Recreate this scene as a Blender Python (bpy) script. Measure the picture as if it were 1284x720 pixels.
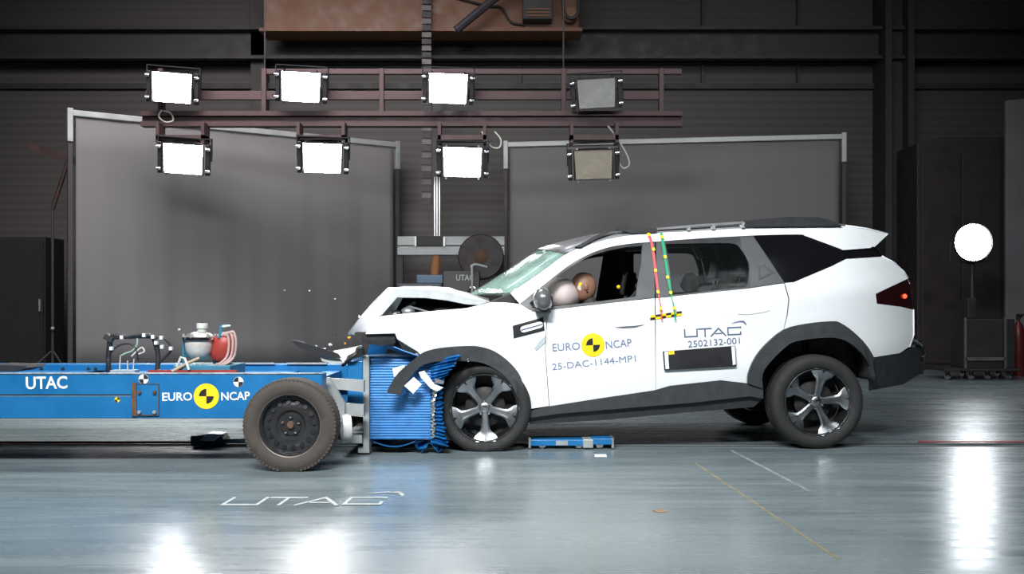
import bpy, bmesh, math, random
from mathutils import Vector, Matrix, noise
from mathutils.geometry import delaunay_2d_cdt
random.seed(7)
for o in list(bpy.data.objects): bpy.data.objects.remove(o)
SC = bpy.context.scene
COL = SC.collection
PI = math.pi

# ---------------------------------------------------------------- camera
F, CX, HZ, CH = 1260.0, 642.0, 385.0, 1.07      # focal length (px of 1284), horizon row, camera height
cam = bpy.data.cameras.new('camera'); co = bpy.data.objects.new('camera', cam); COL.objects.link(co)
co.location = (0, 0, CH); co.rotation_euler = (PI/2, 0, 0)
cam.sensor_width = 36; cam.lens = F/1284*36; cam.shift_y = (HZ-360)/1284; cam.clip_end = 100
SC.camera = co
SC.view_settings.view_transform = 'Standard'; SC.view_settings.look = 'None'
SC.view_settings.gamma = 1; SC.view_settings.exposure = 0.0
SC.view_settings.use_curve_mapping = False
SC.cycles.caustics_reflective = False; SC.cycles.caustics_refractive = False
# ---------------------------------------------------------------- world, lamp banks of the hall, added overhead fill lights
w = bpy.data.worlds.new('world'); SC.world = w; w.use_nodes = True
w.node_tree.nodes['Background'].inputs[0].default_value = (.8, .85, 1, 1)
w.node_tree.nodes['Background'].inputs[1].default_value = .012
def area(name, loc, target, sx, sy, power, col=(1, 1, 1), spread=180):
    l = bpy.data.lights.new(name, 'AREA'); l.shape = 'RECTANGLE'; l.size = sx; l.size_y = sy
    l.energy = power; l.color = col; l.spread = math.radians(spread)
    o = bpy.data.objects.new(name, l); COL.objects.link(o); o.location = loc
    o.rotation_euler = (Vector(target)-Vector(loc)).to_track_quat('-Z', 'Y').to_euler()
    return o
area('lamp_bank', (-1.3, .6, 6.4), (-.3, 7.5, .6), 2.8, 1.2, 290, (.96, .98, 1), 90)
area('lamp_bank', (3.2, .6, 6.6), (2.4, 7.5, .6), 2.2, 1.0, 62, (.88, .96, 1), 80)
area('lamp_bank', (-4.6, .6, 6.4), (-2.8, 7.0, .4), 2.2, 1.0, 95, (.96, .98, 1), 85)
area('added_overhead_fill', (-4.0, 11.6, 7.7), (-4.4, 16.8, 1.8), 6, 3.5, 520, (1, .93, .93), 110)  # added light that evenly brightens the left screen
area('added_overhead_fill', (3.6, 11.6, 7.7), (3.2, 17.4, 2.0), 6, 3.5, 135, (1, .98, .98), 110)  # weaker added light for the right screen

area('added_overhead_fill', (-2.6, 9.8, 7.8), (-2.6, 9.4, 0), 4, 1.2, 170, (1, .98, .95), 75)  # added downlight, lifts the floor behind trolley and car

# ---------------------------------------------------------------- helpers
MATS = {}
def mat(name, col, rough=.5, metal=0, var=0, scale=8, bump=0, coat=0, emit=None, es=0, alpha=None, trans=0, stretch=None, spec=.5):
    if name in MATS: return MATS[name]
    m = bpy.data.materials.new(name); m.use_nodes = True; N = m.node_tree.nodes; L = m.node_tree.links
    b = N['Principled BSDF']
    b.inputs['Base Color'].default_value = (*col, 1); b.inputs['Roughness'].default_value = rough
    b.inputs['Metallic'].default_value = metal; b.inputs['Coat Weight'].default_value = coat
    b.inputs['Coat Roughness'].default_value = .08; b.inputs['Specular IOR Level'].default_value = spec
    if trans: b.inputs['Transmission Weight'].default_value = trans
    if alpha is not None: b.inputs['Alpha'].default_value = alpha
    if emit: b.inputs['Emission Color'].default_value = (*emit, 1); b.inputs['Emission Strength'].default_value = es
    if var or bump:
        tc = N.new('ShaderNodeTexCoord'); mp = N.new('ShaderNodeMapping'); nz = N.new('ShaderNodeTexNoise')
        L.new(tc.outputs['Object'], mp.inputs[0]); L.new(mp.outputs[0], nz.inputs['Vector'])
        if stretch: mp.inputs['Scale'].default_value = stretch
        nz.inputs['Scale'].default_value = scale; nz.inputs['Detail'].default_value = 6; nz.inputs['Roughness'].default_value = .6
        if var:
            mr = N.new('ShaderNodeMapRange'); mr.inputs[1].default_value = .3; mr.inputs[2].default_value = .7
            mr.inputs[3].default_value = 1-var; mr.inputs[4].default_value = 1+var
            L.new(nz.outputs[0], mr.inputs[0])
            mx = N.new('ShaderNodeMix'); mx.data_type = 'RGBA'; mx.blend_type = 'MULTIPLY'; mx.inputs[0].default_value = 1
            mx.inputs[6].default_value = (*col, 1); L.new(mr.outputs[0], mx.inputs[7]); L.new(mx.outputs[2], b.inputs['Base Color'])
            m2 = N.new('ShaderNodeMapRange'); m2.inputs[1].default_value = .3; m2.inputs[2].default_value = .7
            m2.inputs[3].default_value = max(.03, rough*.8); m2.inputs[4].default_value = min(1, rough*1.25)
            L.new(nz.outputs[0], m2.inputs[0]); L.new(m2.outputs[0], b.inputs['Roughness'])
        if bump:
            bp = N.new('ShaderNodeBump'); bp.inputs['Strength'].default_value = bump; bp.inputs['Distance'].default_value = .02
            L.new(nz.outputs[0], bp.inputs['Height']); L.new(bp.outputs[0], b.inputs['Normal'])
    MATS[name] = m; return m
M_white = mat('car_white_paint', (.84, .86, .87), .3, 0, .02, 3, coat=.6)
M_black = mat('black_plastic', (.022, .023, .025), .55, 0, .15, 20)
M_clad = mat('grey_cladding', (.042, .045, .048), .5, 0, .12, 15)
M_pillar = mat('pillar_trim', (.055, .058, .062), .5, 0, .05, 6)
M_frame = mat('window_frame_black', (.02, .021, .023), .4, 0, .1, 12)
M_dglass = mat('dark_tinted_glass', (.006, .006, .007), .06, 0, .05, 3)
M_roof = mat('grey_roof_paint', (.2, .205, .215), .3, 0, .04, 4, coat=.5)
M_tyre = mat('tyre_rubber', (.02, .0195, .019), .75, 0, .2, 25, bump=.1)
M_tyred = mat('dusty_tyre_rubber', (.058, .048, .04), .8, 0, .25, 18, bump=.1)
M_alloy = mat('diamond_cut_alloy', (.36, .375, .39), .34, 1, .1, 6)
M_alloyd = mat('dark_alloy', (.03, .03, .032), .3, .5, .1, 10)
M_steelb = mat('black_steel_wheel', (.05, .05, .052), .18, .5, .2, 10)
M_chrome = mat('bright_metal', (.75, .76, .78), .15, 1, .05, 10)
M_steel = mat('grey_steel', (.36, .38, .38), .45, .3, .12, 6)
M_alu = mat('aluminium', (.55, .55, .56), .35, .8, .08, 6)
M_blue = mat('trolley_blue', (.006, .14, .35), .42, 0, .1, 5, coat=.2)
M_blueb = mat('barrier_blue', (.01, .13, .36), .38, .25, .2, 14)
M_rust = mat('rusty_steel', (.12, .07, .045), .8, .2, .4, 20)
M_wt = mat('white_print', (.85, .87, .88), .6, 0, .02, 5)
M_yel = mat('yellow_print', (.85, .62, .01), .5, 0, .03, 5)
M_blk = mat('black_print', (.012, .012, .014), .5, 0, .05, 5)
M_ink = mat('blue_grey_ink', (.10, .13, .22), .5, 0, .05, 5)
M_ink2 = mat('pale_blue_ink', (.16, .2, .32), .5, 0, .05, 5)
M_red = mat('red_paint', (.3, .035, .025), .4, 0, .15, 8)
M_redtape = mat('red_tape', (.75, .09, .09), .6, 0, .05, 5)
M_grntape = mat('green_tape', (.01, .32, .14), .6, 0, .05, 5)
M_bag = mat('airbag_fabric', (.62, .52, .5), .8, 0, .06, 12, bump=.1)
M_skin = mat('dummy_vinyl', (.26, .13, .085), .5, 0, .1, 9)
M_cloth = mat('dummy_dark_suit', (.03, .027, .026), .85, 0, .2, 14)
M_seat = mat('seat_fabric', (.05, .05, .053), .85, 0, .2, 30, bump=.1)
M_seatg = mat('seat_fabric_grey', (.06, .06, .063), .85, 0, .15, 30, bump=.1)
M_int = mat('interior_lining', (.035, .034, .034), .7, 0, .1, 10)
M_beige = mat('beige_trim', (.42, .32, .22), .7, 0, .1, 10)
M_orange = mat('crane_orange', (.15, .055, .018), .5, 0, .12, 4)
M_dsteel = mat('dark_structural_steel', (.045, .043, .043), .6, .2, .15, 4)
M_rig = mat('rig_dark_red_steel', (.06, .034, .036), .5, .3, .15, 6)
M_screen = mat('grey_screen_fabric', (.155, .152, .155), .9, 0, .06, 1.2, bump=.05, stretch=(3, 3, .15))
M_cable = mat('black_cable', (.018, .017, .018), .5, 0, .1, 20)
M_wire = mat('pale_wire', (.55, .56, .5), .5, 0, .1, 20)
M_engine = mat('engine_bay_dark', (.03, .026, .024), .6, .2, .4, 14)
M_foil = mat('torn_foil', (.7, .68, .62), .3, .9, .3, 40)
M_wood = mat('brown_strip', (.3, .2, .12), .7, 0, .2, 12)
M_cabin = mat('dark_cabinet', (.03, .022, .024), .6, 0, .15, 4)
M_ambient = mat('amber_plastic', (.8, .32, .05), .3, 0, .05, 9)
M_ndb = mat('blue_grey_case', (.10, .14, .2), .5, 0, .1, 9)

class MB:
    def __init__(s): s.v = []; s.f = []
    def add(s, vs, fs):
        n = len(s.v); s.v += [Vector(a) for a in vs]; s.f += [tuple(i+n for i in f) for f in fs]; return s
    def box(s, a, b, mt=None):
        x0, y0, z0 = a; x1, y1, z1 = b
        vs = [Vector(p) for p in ((x0,y0,z0),(x1,y0,z0),(x1,y1,z0),(x0,y1,z0),(x0,y0,z1),(x1,y0,z1),(x1,y1,z1),(x0,y1,z1))]
        if mt: vs = [mt @ p for p in vs]
        return s.add(vs, [(0,3,2,1),(4,5,6,7),(0,1,5,4),(1,2,6,5),(2,3,7,6),(3,0,4,7)])
    def cbox(s, c, d, rot=None):
        mt = Matrix.Translation(c)
        if rot is not None: mt = mt @ rot.to_4x4()
        d = Vector(d)/2
        return s.box(-d, d, mt)
    def tube(s, pts, r, n=8, cap=True):
        pts = [Vector(p) for p in pts]; R = r if isinstance(r, (list, tuple)) else [r]*len(pts)
        vs = []; up = None
        for i, p in enumerate(pts):
            t = (pts[min(i+1, len(pts)-1)]-pts[max(i-1, 0)]).normalized()
            if up is None: up = t.orthogonal().normalized()
            else:
                up = up - t*up.dot(t)
                up = up.normalized() if up.length > 1e-5 else t.orthogonal().normalized()
            b = t.cross(up)
            for k in range(n):
                a = 2*PI*k/n; vs.append(p+(up*math.cos(a)+b*math.sin(a))*R[i])
        fs = [(i*n+k, i*n+(k+1) % n, (i+1)*n+(k+1) % n, (i+1)*n+k) for i in range(len(pts)-1) for k in range(n)]
        if cap: fs += [tuple(range(n))[::-1], tuple((len(pts)-1)*n+k for k in range(n))]
        return s.add(vs, fs)
    def lathe(s, prof, c, axis, n=32, closed=False, a0=0, a1=2*PI):
        c = Vector(c); ax = Vector(axis).normalized(); u = ax.orthogonal().normalized()
        if abs(ax.z) < .9: u = (Vector((0, 0, 1))-ax*ax.z).normalized()
        w_ = ax.cross(u); full = abs(a1-a0-2*PI) < 1e-6; m = n if full else n+1
        vs = []
        for k in range(m):
            a = a0+(a1-a0)*k/n
            d = u*math.cos(a)+w_*math.sin(a)
            vs += [c+d*r+ax*h for r, h in prof]
        P_ = len(prof); fs = []
        for k in range(n):
            k2 = (k+1) % m
            for j in range(P_ if closed else P_-1):
                j2 = (j+1) % P_; fs.append((k*P_+j, k*P_+j2, k2*P_+j2, k2*P_+j))
        return s.add(vs, fs)
    def grid(s, rows):
        m = len(rows[0]); vs = [p for r in rows for p in r]
        return s.add(vs, [(i*m+j, i*m+j+1, (i+1)*m+j+1, (i+1)*m+j) for i in range(len(rows)-1) for j in range(m-1)])
    def prism(s, poly, d):
        poly = [Vector(p) for p in poly]; n = len(poly); d = Vector(d)
        return s.add(poly+[p+d for p in poly], [tuple(range(n)), tuple(range(2*n-1, n-1, -1))]+[(i, (i+1) % n, n+(i+1) % n, n+i) for i in range(n)])
    def sphere(s, c, r, n=16, m=10, rot=None):
        c = Vector(c); r = Vector(r) if not isinstance(r, (int, float)) else Vector((r, r, r))
        rows = []
        for i in range(m+1):
            t = PI*i/m; row = []
            for k in range(n+1):
                a = 2*PI*k/n; p = Vector((math.sin(t)*math.cos(a)*r.x, math.sin(t)*math.sin(a)*r.y, math.cos(t)*r.z))
                row.append(c+(rot @ p if rot is not None else p))
            rows.append(row)
        return s.grid(rows)

def obj(name, mb, m, parent=None, local=False, smooth=False, bevel=0, solid=0, label=None, kind=None, soff=-1, subs=0, merge=True):
    vs = [Vector(v) for v in mb.v]; loc = Vector((0, 0, 0))
    if parent is None and not local and vs:
        lo = Vector((min(v.x for v in vs), min(v.y for v in vs), min(v.z for v in vs))); hi = Vector((max(v.x for v in vs), max(v.y for v in vs), 0))
        loc = Vector(((lo.x+hi.x)/2, (lo.y+hi.y)/2, lo.z)); vs = [v-loc for v in vs]
    me = bpy.data.meshes.new(name)
    bm = bmesh.new(); bv = [bm.verts.new(v) for v in vs]
    for f in mb.f:
        try: bm.faces.new([bv[i] for i in f])
        except ValueError: pass
    if merge: bmesh.ops.remove_doubles(bm, verts=bm.verts, dist=1e-5)
    if merge and not solid: bmesh.ops.recalc_face_normals(bm, faces=bm.faces)
    if smooth:
        for f in bm.faces: f.smooth = True
    bm.to_mesh(me); bm.free(); me.materials.append(m)
    o = bpy.data.objects.new(name, me); COL.objects.link(o); o.location = loc
    if smooth and smooth is not True:
        me.set_sharp_from_angle(angle=math.radians(smooth))
    if parent is not None:
        o.parent = parent
        if not local:
            q = parent
            if q.type == 'EMPTY': o.matrix_parent_inverse = q.matrix_basis.inverted()
    if subs:
        md = o.modifiers.new('subs', 'SUBSURF'); md.levels = subs; md.render_levels = subs
    if solid:
        md = o.modifiers.new('solid', 'SOLIDIFY'); md.thickness = solid; md.offset = soff
    if bevel:
        md = o.modifiers.new('bevel', 'BEVEL'); md.width = bevel; md.segments = 2; md.limit_method = 'ANGLE'; md.angle_limit = math.radians(40)
    if label: o['label'] = label
    if kind: o['kind'] = kind
    return o
def thing(name, label, cat, loc=(0, 0, 0), group=None, rot=None):
    o = bpy.data.objects.new(name, None); COL.objects.link(o); o.location = loc; o.empty_display_size = .1
    if rot: o.rotation_euler = rot
    o['label'] = label; o['category'] = cat
    if group: o['group'] = group
    return o
def tag(o, label, cat, group=None):
    o['label'] = label; o['category'] = cat
    if group: o['group'] = group
    return o
def struct(name, mb, m, label=None, **k):
    o = obj(name, mb, m, **k); o['kind'] = 'structure'
    if label: o['label'] = label
    return o
def copy_tree(o, parent=None):
    c = o.copy(); COL.objects.link(c); c.parent = parent
    if parent is not None: c.matrix_parent_inverse = o.matrix_parent_inverse.copy()
    for ch in o.children: copy_tree(ch, c)
    return c
def P(px, py, Y): return Vector(((px-CX)/F*Y, Y, CH-(py-HZ)/F*Y))      # a pixel seen at distance Y
def fl(px, py):                                                           # a pixel on the floor
    Y = F*CH/(py-HZ); return Vector(((px-CX)/F*Y, Y, 0))
def smoothline(pts, k=4, closed=False):
    out = []; n = len(pts)
    for i in range(n if closed else n-1):
        g = lambda j: Vector(pts[j % n]) if closed else Vector(pts[max(0, min(n-1, j))])
        a, b, c, d = g(i-1), g(i), g(i+1), g(i+2)
        for q in range(k):
            t = q/k; out.append(.5*((2*b)+(c-a)*t+(2*a-5*b+4*c-d)*t*t+(3*b-a-3*c+d)*t**3))
    if not closed: out.append(Vector(pts[-1]))
    return out
def inpoly(x, y, poly):
    r = False; j = len(poly)-1
    for i in range(len(poly)):
        xi, yi = poly[i][0], poly[i][1]; xj, yj = poly[j][0], poly[j][1]
        if (yi > y) != (yj > y) and x < (xj-xi)*(y-yi)/(yj-yi)+xi: r = not r
        j = i
    return r
def densify(poly, mx):
    out = []
    for i in range(len(poly)):
        a = Vector(poly[i][:2]); b = Vector(poly[(i+1) % len(poly)][:2]); k = max(1, int((b-a).length/mx+.999))
        out += [a.lerp(b, q/k) for q in range(k)]
    return out
def cdt(poly, step=9, holes=()):
    loops = [densify(poly, step)]+[densify(h, step) for h in holes]
    vs = []; es = []
    for L in loops:
        n = len(vs); vs += [Vector(p) for p in L]; es += [(n+i, n+(i+1) % len(L)) for i in range(len(L))]
    xs = [p.x for p in loops[0]]; ys = [p.y for p in loops[0]]
    x = min(xs)+step*.5; r = 0
    while x < max(xs):
        y = min(ys)+step*(.5 if r % 2 else .1)
        while y < max(ys):
            if inpoly(x, y, loops[0]) and not any(inpoly(x, y, h) for h in loops[1:]):
                if min((p.x-x)**2+(p.y-y)**2 for L in loops for p in L) > (step*.35)**2: vs.append(Vector((x, y)))
            y += step
        x += step; r += 1
    ov, oe, of = delaunay_2d_cdt(vs, es, [], 1, 1e-5)[:3]
    fs = []
    for f in of:
        c = sum((ov[i] for i in f), Vector((0, 0)))/len(f)
        if inpoly(c.x, c.y, loops[0]) and not any(inpoly(c.x, c.y, h) for h in loops[1:]): fs.append(tuple(f))
    return ov, fs
def mapped(poly, fn, step=9, holes=()):
    ov, fs = cdt(poly, step, holes); mb = MB(); vs = [fn(p.x, p.y) for p in ov]
    out = []
    for f in fs:
        a, b, c = (vs[i] for i in f[:3]); n = (b-a).cross(c-a)
        out.append(f if n.y < 0 else f[::-1])
    mb.add(vs, out); return mb
def textmesh(body, bold=0.0):
    cu = bpy.data.curves.new('lettering', 'FONT'); cu.body = body; cu.size = 1; cu.offset = bold; cu.resolution_u = 3
    o = bpy.data.objects.new('lettering', cu); COL.objects.link(o)
    dg = bpy.context.evaluated_depsgraph_get(); me = bpy.data.meshes.new_from_object(o.evaluated_get(dg))
    vs = [Vector((v.co.x, v.co.y)) for v in me.vertices]; fs = [tuple(p.vertices) for p in me.polygons]
    bpy.data.objects.remove(o); bpy.data.meshes.remove(me); bpy.data.curves.remove(cu)
    lo = Vector((min(v.x for v in vs), min(v.y for v in vs))); hi = Vector((max(v.x for v in vs), max(v.y for v in vs)))
    return [Vector(((v.x-lo.x)/(hi.x-lo.x), (v.y-lo.y)/(hi.y-lo.y))) for v in vs], fs
def textpanel(body, p0, p1, cap, fn, bold=0.0, slant=0.0):
    """lettering from p0 (lower left) to p1 (lower right) with the cap height, mapped by fn onto its surface"""
    vs, fs = textmesh(body, bold); p0 = Vector(p0); p1 = Vector(p1); d = p1-p0
    up = Vector((d.y, -d.x)).normalized()*cap
    if slant: up += d.normalized()*slant
    mb = MB(); mb.add([fn(*(p0+d*v.x+up*v.y)) for v in vs], fs); return mb
def disc2(c, r, a0=0, a1=360, n=28, sq=(1, 1)):
    pts = [(c[0]+r*sq[0]*math.cos(math.radians(a0+(a1-a0)*i/n)), c[1]-r*sq[1]*math.sin(math.radians(a0+(a1-a0)*i/n))) for i in range(n+(0 if a1-a0 == 360 else 1))]
    if a1-a0 != 360: pts.append(tuple(c))
    return pts
def logo_target(parent, c, r, fn, slopedeg=0):
    obj('target_disc', mapped(disc2(c, r), fn(0), 6), M_yel, parent, label='yellow round target')
    ring = mapped(disc2(c, r*.98), fn(.0004), 6, [disc2(c, r*.93)])
    for a in (90, 270):
        obj('target_quadrant', mapped(disc2(c, r*.58, a+slopedeg, a+90+slopedeg, 12), fn(.001), 6), M_blk, parent, label='black quadrant')

# ================================================================ THE HALL
def floor_material():
    m = bpy.data.materials.new('polished_floor'); m.use_nodes = True; N = m.node_tree.nodes; L = m.node_tree.links; b = N['Principled BSDF']
    tc = N.new('ShaderNodeTexCoord')
    def nz(scale, st, det=6):
        mp = N.new('ShaderNodeMapping'); mp.inputs['Scale'].default_value = st; L.new(tc.outputs['Object'], mp.inputs[0])
        n = N.new('ShaderNodeTexNoise'); n.inputs['Scale'].default_value = scale; n.inputs['Detail'].default_value = det; n.inputs['Roughness'].default_value = .65
        L.new(mp.outputs[0], n.inputs['Vector']); return n
    big = nz(.9, (.35, 1, 1)); fine = nz(5, (.18, 1.6, 1), 8); grain = nz(40, (.5, 1, 1), 3)
    add = N.new('ShaderNodeMath'); add.operation = 'ADD'; L.new(big.outputs[0], add.inputs[0]); L.new(fine.outputs[0], add.inputs[1])
    ad2 = N.new('ShaderNodeMath'); ad2.operation = 'MULTIPLY_ADD'; ad2.inputs[1].default_value = .35; L.new(grain.outputs[0], ad2.inputs[0]); L.new(add.outputs[0], ad2.inputs[2])
    cr = N.new('ShaderNodeValToRGB'); cr.color_ramp.elements[0].position = .75; cr.color_ramp.elements[1].position = 1.0
    mr = N.new('ShaderNodeMapRange'); mr.inputs[1].default_value = .8; mr.inputs[2].default_value = 1.5; L.new(ad2.outputs[0], mr.inputs[0])
    cr.color_ramp.elements[0].position = 0; cr.color_ramp.elements[0].color = (.105, .143, .158, 1)
    cr.color_ramp.elements[1].position = 1; cr.color_ramp.elements[1].color = (.225, .268, .278, 1)
    L.new(mr.outputs[0], cr.inputs[0]); L.new(cr.outputs[0], b.inputs['Base Color'])
    rr = N.new('ShaderNodeMapRange'); rr.inputs[1].default_value = .3; rr.inputs[2].default_value = .7; rr.inputs[3].default_value = .2; rr.inputs[4].default_value = .34
    L.new(fine.outputs[0], rr.inputs[0]); L.new(rr.outputs[0], b.inputs['Roughness'])
    bp = N.new('ShaderNodeBump'); bp.inputs['Strength'].default_value = .08; bp.inputs['Distance'].default_value = .01
    L.new(fine.outputs[0], bp.inputs['Height']); L.new(bp.outputs[0], b.inputs['Normal'])
    return m
def wall_material():
    m = bpy.data.materials.new('clad_wall'); m.use_nodes = True; N = m.node_tree.nodes; L = m.node_tree.links; b = N['Principled BSDF']
    tc = N.new('ShaderNodeTexCoord'); wv = N.new('ShaderNodeTexWave'); wv.bands_direction = 'Z'; wv.inputs['Scale'].default_value = 2.2; wv.inputs['Distortion'].default_value = 0
    L.new(tc.outputs['Object'], wv.inputs['Vector'])
    cr = N.new('ShaderNodeValToRGB'); cr.color_ramp.elements[0].color = (.072, .067, .066, 1); cr.color_ramp.elements[1].color = (.088, .083, .081, 1)
    L.new(wv.outputs[0], cr.inputs[0]); L.new(cr.outputs[0], b.inputs['Base Color']); b.inputs['Roughness'].default_value = .7
    bp = N.new('ShaderNodeBump'); bp.inputs['Strength'].default_value = .12; bp.inputs['Distance'].default_value = .02
    L.new(wv.outputs[0], bp.inputs['Height']); L.new(bp.outputs[0], b.inputs['Normal'])
    return m
M_floor = floor_material(); M_wall = wall_material()
HX, HY0, HY1, HH = 12.5, -5.0, 18.6, 8.0
SL0, SL1 = 7.72, 7.80
struct('floor', MB().box((-HX, HY0, -.12), (HX, SL0, 0)).box((-HX, SL1, -.12), (HX, HY1, 0)).box((-HX, SL0, -.12), (HX, SL1, -.07)), M_floor, 'polished blue grey concrete floor with a rail slot')
struct('wall_back', MB().box((-HX, HY1, 0), (HX, HY1+.2, HH)), M_wall, 'dark ribbed cladding wall behind the light rig')
struct('wall_left', MB().box((-HX-.2, HY0, 0), (-HX, HY1, HH)), M_wall)
struct('wall_right', MB().box((HX, HY0, 0), (HX+.2, HY1, HH)), M_wall)
struct('wall_front', MB().box((-HX, HY0-.2, 0), (HX, HY0, HH)), M_wall)
struct('ceiling', MB().box((-HX, HY0, HH), (HX, HY1, HH+.2)), M_wall)
def wz(py, Y=18.5): return CH-(py-HZ)/F*Y
def wx(px, Y=18.5): return (px-CX)/F*Y
# horizontal I-beams along the wall
def ibeam(name, z0, z1, y, x0=-HX, x1=HX, d=.3, label=None):
    mb = MB().box((x0, y-d, z0), (x1, y, z0+.06)).box((x0, y-d, z1-.06), (x1, y, z1)).box((x0, y-d*.6, z0), (x1, y-d*.4, z1))
    return struct(name, mb, M_dsteel, label)
ibeam('trim_1', wz(80), wz(40), HY1, d=.5, label='deep dark steel beam high across the wall')
struct('trim_2', MB().box((-HX, HY1-.09, wz(111)), (HX, HY1, wz(104))), M_dsteel, 'thin dark rail under the deep steel beam')
struct('trim_3', MB().box((wx(1104, 18.2), 17.95, 0), (wx(1112, 18.2), 18.6, HH)).box((wx(1132, 18.2), 17.95, 0), (wx(1140, 18.2), 18.6, HH)).box((wx(1112, 18.2), 18.22, 0), (wx(1132, 18.2), 18.32, HH)), M_dsteel, 'dark steel I column beside the right screen')
struct('trim_4', MB().box((wx(318), 18.3, 0), (wx(336), 18.6, HH)), M_dsteel, 'dark steel column behind the left screen')
for i, px in enumerate((650, 880, 1000)):
    struct('trim_%d' % (5+i), MB().box((wx(px), 18.52, wz(104)), (wx(px+4), 18.6, HH)), M_dsteel)

# rail slot: steel edges, red and green cables lying along it
rail = thing('slot_rail', 'thin steel edged tow rail set in the floor slot', 'rail', (0, 7.76, 0))
obj('edge_strip', MB().box((-HX, SL0-.02, 0), (HX, SL0, .004)), M_dsteel, rail)
obj('edge_strip', MB().box((-HX, SL1, 0), (HX, SL1+.025, .006)), M_dsteel, rail)
tag(obj('tow_cable', MB().tube([(-7, SL1+.09, .008), (-3.2, SL1+.09, .008), (-2.1, SL1+.1, .008)], .008), M_red), 'thin red cable along the floor rail under the trolley', 'cable')
tag(obj('tow_cable', MB().tube([(-7, SL1-.03, -.06), (-3, SL1-.03, -.06), (-2.1, SL1-.04, -.06)], .009), mat('green_cable', (.03, .25, .15), .5, 0, .1, 9)), 'thin green cable inside the floor slot under the trolley', 'cable')
tag(obj('tow_cable', MB().tube([(3.2, SL1+.12, .008), (5, SL1+.1, .008), (9, SL1+.1, .005)], .005), M_red), 'thin red cable on the floor behind the car', 'cable')
obj('slot_shade_liner', MB().box((-HX, SL0, -.07), (HX, SL1, -.03)), M_blk, rail)  # black liner added to darken the slot, stands in for its shade
obj('tan_strip', MB().box((-HX, SL1+.025, 0), (HX, SL1+.045, .003)), mat('tan_strip', (.22, .17, .12), .6, 0, .3, 8, stretch=(.2, 1, 1)), rail)
# painted lines
def floorstrip(a, b, wd):
    a = Vector(a); b = Vector(b); d = (b-a).normalized(); n = Vector((-d.y, d.x, 0))*wd/2
    return MB().prism([a-n, b-n, b+n, a+n], (0, 0, .0012))
tag(obj('floor_line', floorstrip(fl(872, 581), fl(1052, 702), .018), mat('yellow_floor_tape', (.24, .22, .14), .6, 0, .3, 9)), 'long thin yellow line slanting across the floor', 'floor line')
tag(obj('floor_line', floorstrip(fl(917, 565), fl(1015, 616), .022), mat('pale_floor_tape', (.27, .29, .28), .6, 0, .3, 9)), 'faint pale line slanting from the rear wheel', 'floor line')
tag(obj('floor_scrap', MB().prism([fl(818, 641), fl(832, 639), fl(838, 642.5), fl(826, 643.5)], (0, 0, .004)), M_wood), 'small tan scrap lying alone on the floor', 'scrap')

# UTAC logo shapes in a unit box: x 0..1, y 0..1 (baseline 0)
def logo_polys():
    t = .055
    def L(pts, w): # thick polyline -> quads
        out = []
        for a, b in zip(pts[:-1], pts[1:]):
            a = Vector(a); b = Vector(b); d = (b-a); 
            n = Vector((-d.y*.22, d.x/.22)); 
            L_ = math.hypot(d.x, d.y*.16); n = Vector((-d.y*.16/L_*w, d.x/L_*w/.16)); e = d/L_*w*.95 if L_ else d
            out.append([a-n-e, b-n+e, b+n+e, a+n-e])
        return out
    q = []
    W_ = .0115
    q += L([(.012, .93), (.012, .08), (.225, .08), (.225, .93)], W_)
    q += L([(.255, .93), (.475, .93)], W_)+L([(.365, .93), (.365, .03)], W_)
    q += L([(.47, .03), (.60, .92), (.72, .03)], W_)+L([(.545, .3), (.655, .3)], W_*.8)
    q += L([(.985, .88), (.985, .92), (.765, .92), (.765, .09), (.985, .09), (.985, .35)], W_)
    return q
def logo_mesh(p0, p1, cap, fn, up=None):
    p0 = Vector(p0); p1 = Vector(p1); d = p1-p0
    if up is None: up = Vector((d.y, -d.x)).normalized()*cap
    mb = MB()
    for k, q in enumerate(logo_polys()):
        mb.add([fn(*(p0+d*v.x+up*v.y)) for v in q], [(0, 1, 2, 3)])
    sw = [(.82, 1.36, .01), (.9, 1.5, .05), (.98, 1.6, .07), (1.05, 1.55, .1), (1.09, 1.2, .1)]
    up_ = [p0+d*x+up*(y+t) for x, y, t in sw]; lo_ = [p0+d*(x-.008)+up*(y-t) for x, y, t in sw]
    for i in range(len(sw)-1): mb.add([fn(*a) for a in (lo_[i], lo_[i+1], up_[i+1], up_[i])], [(0, 1, 2, 3)])
    return mb
a0 = fl(275, 634); a1 = fl(478, 634); upv = Vector((.012, .235)); lk = [0]
def lfn(x, y):
    lk[0] += 1; return Vector((x, y, .0012+.0002*(lk[0]//4 % 16)))
lg = logo_mesh((a0.x, a0.y), (a1.x, a1.y), 0, lfn, up=upv)
tag(obj('floor_logo', lg, mat('floor_white_paint', (.48, .5, .5), .6, 0, .2, 30)), 'white UTAC lettering painted flat on the grey floor', 'lettering')

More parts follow.
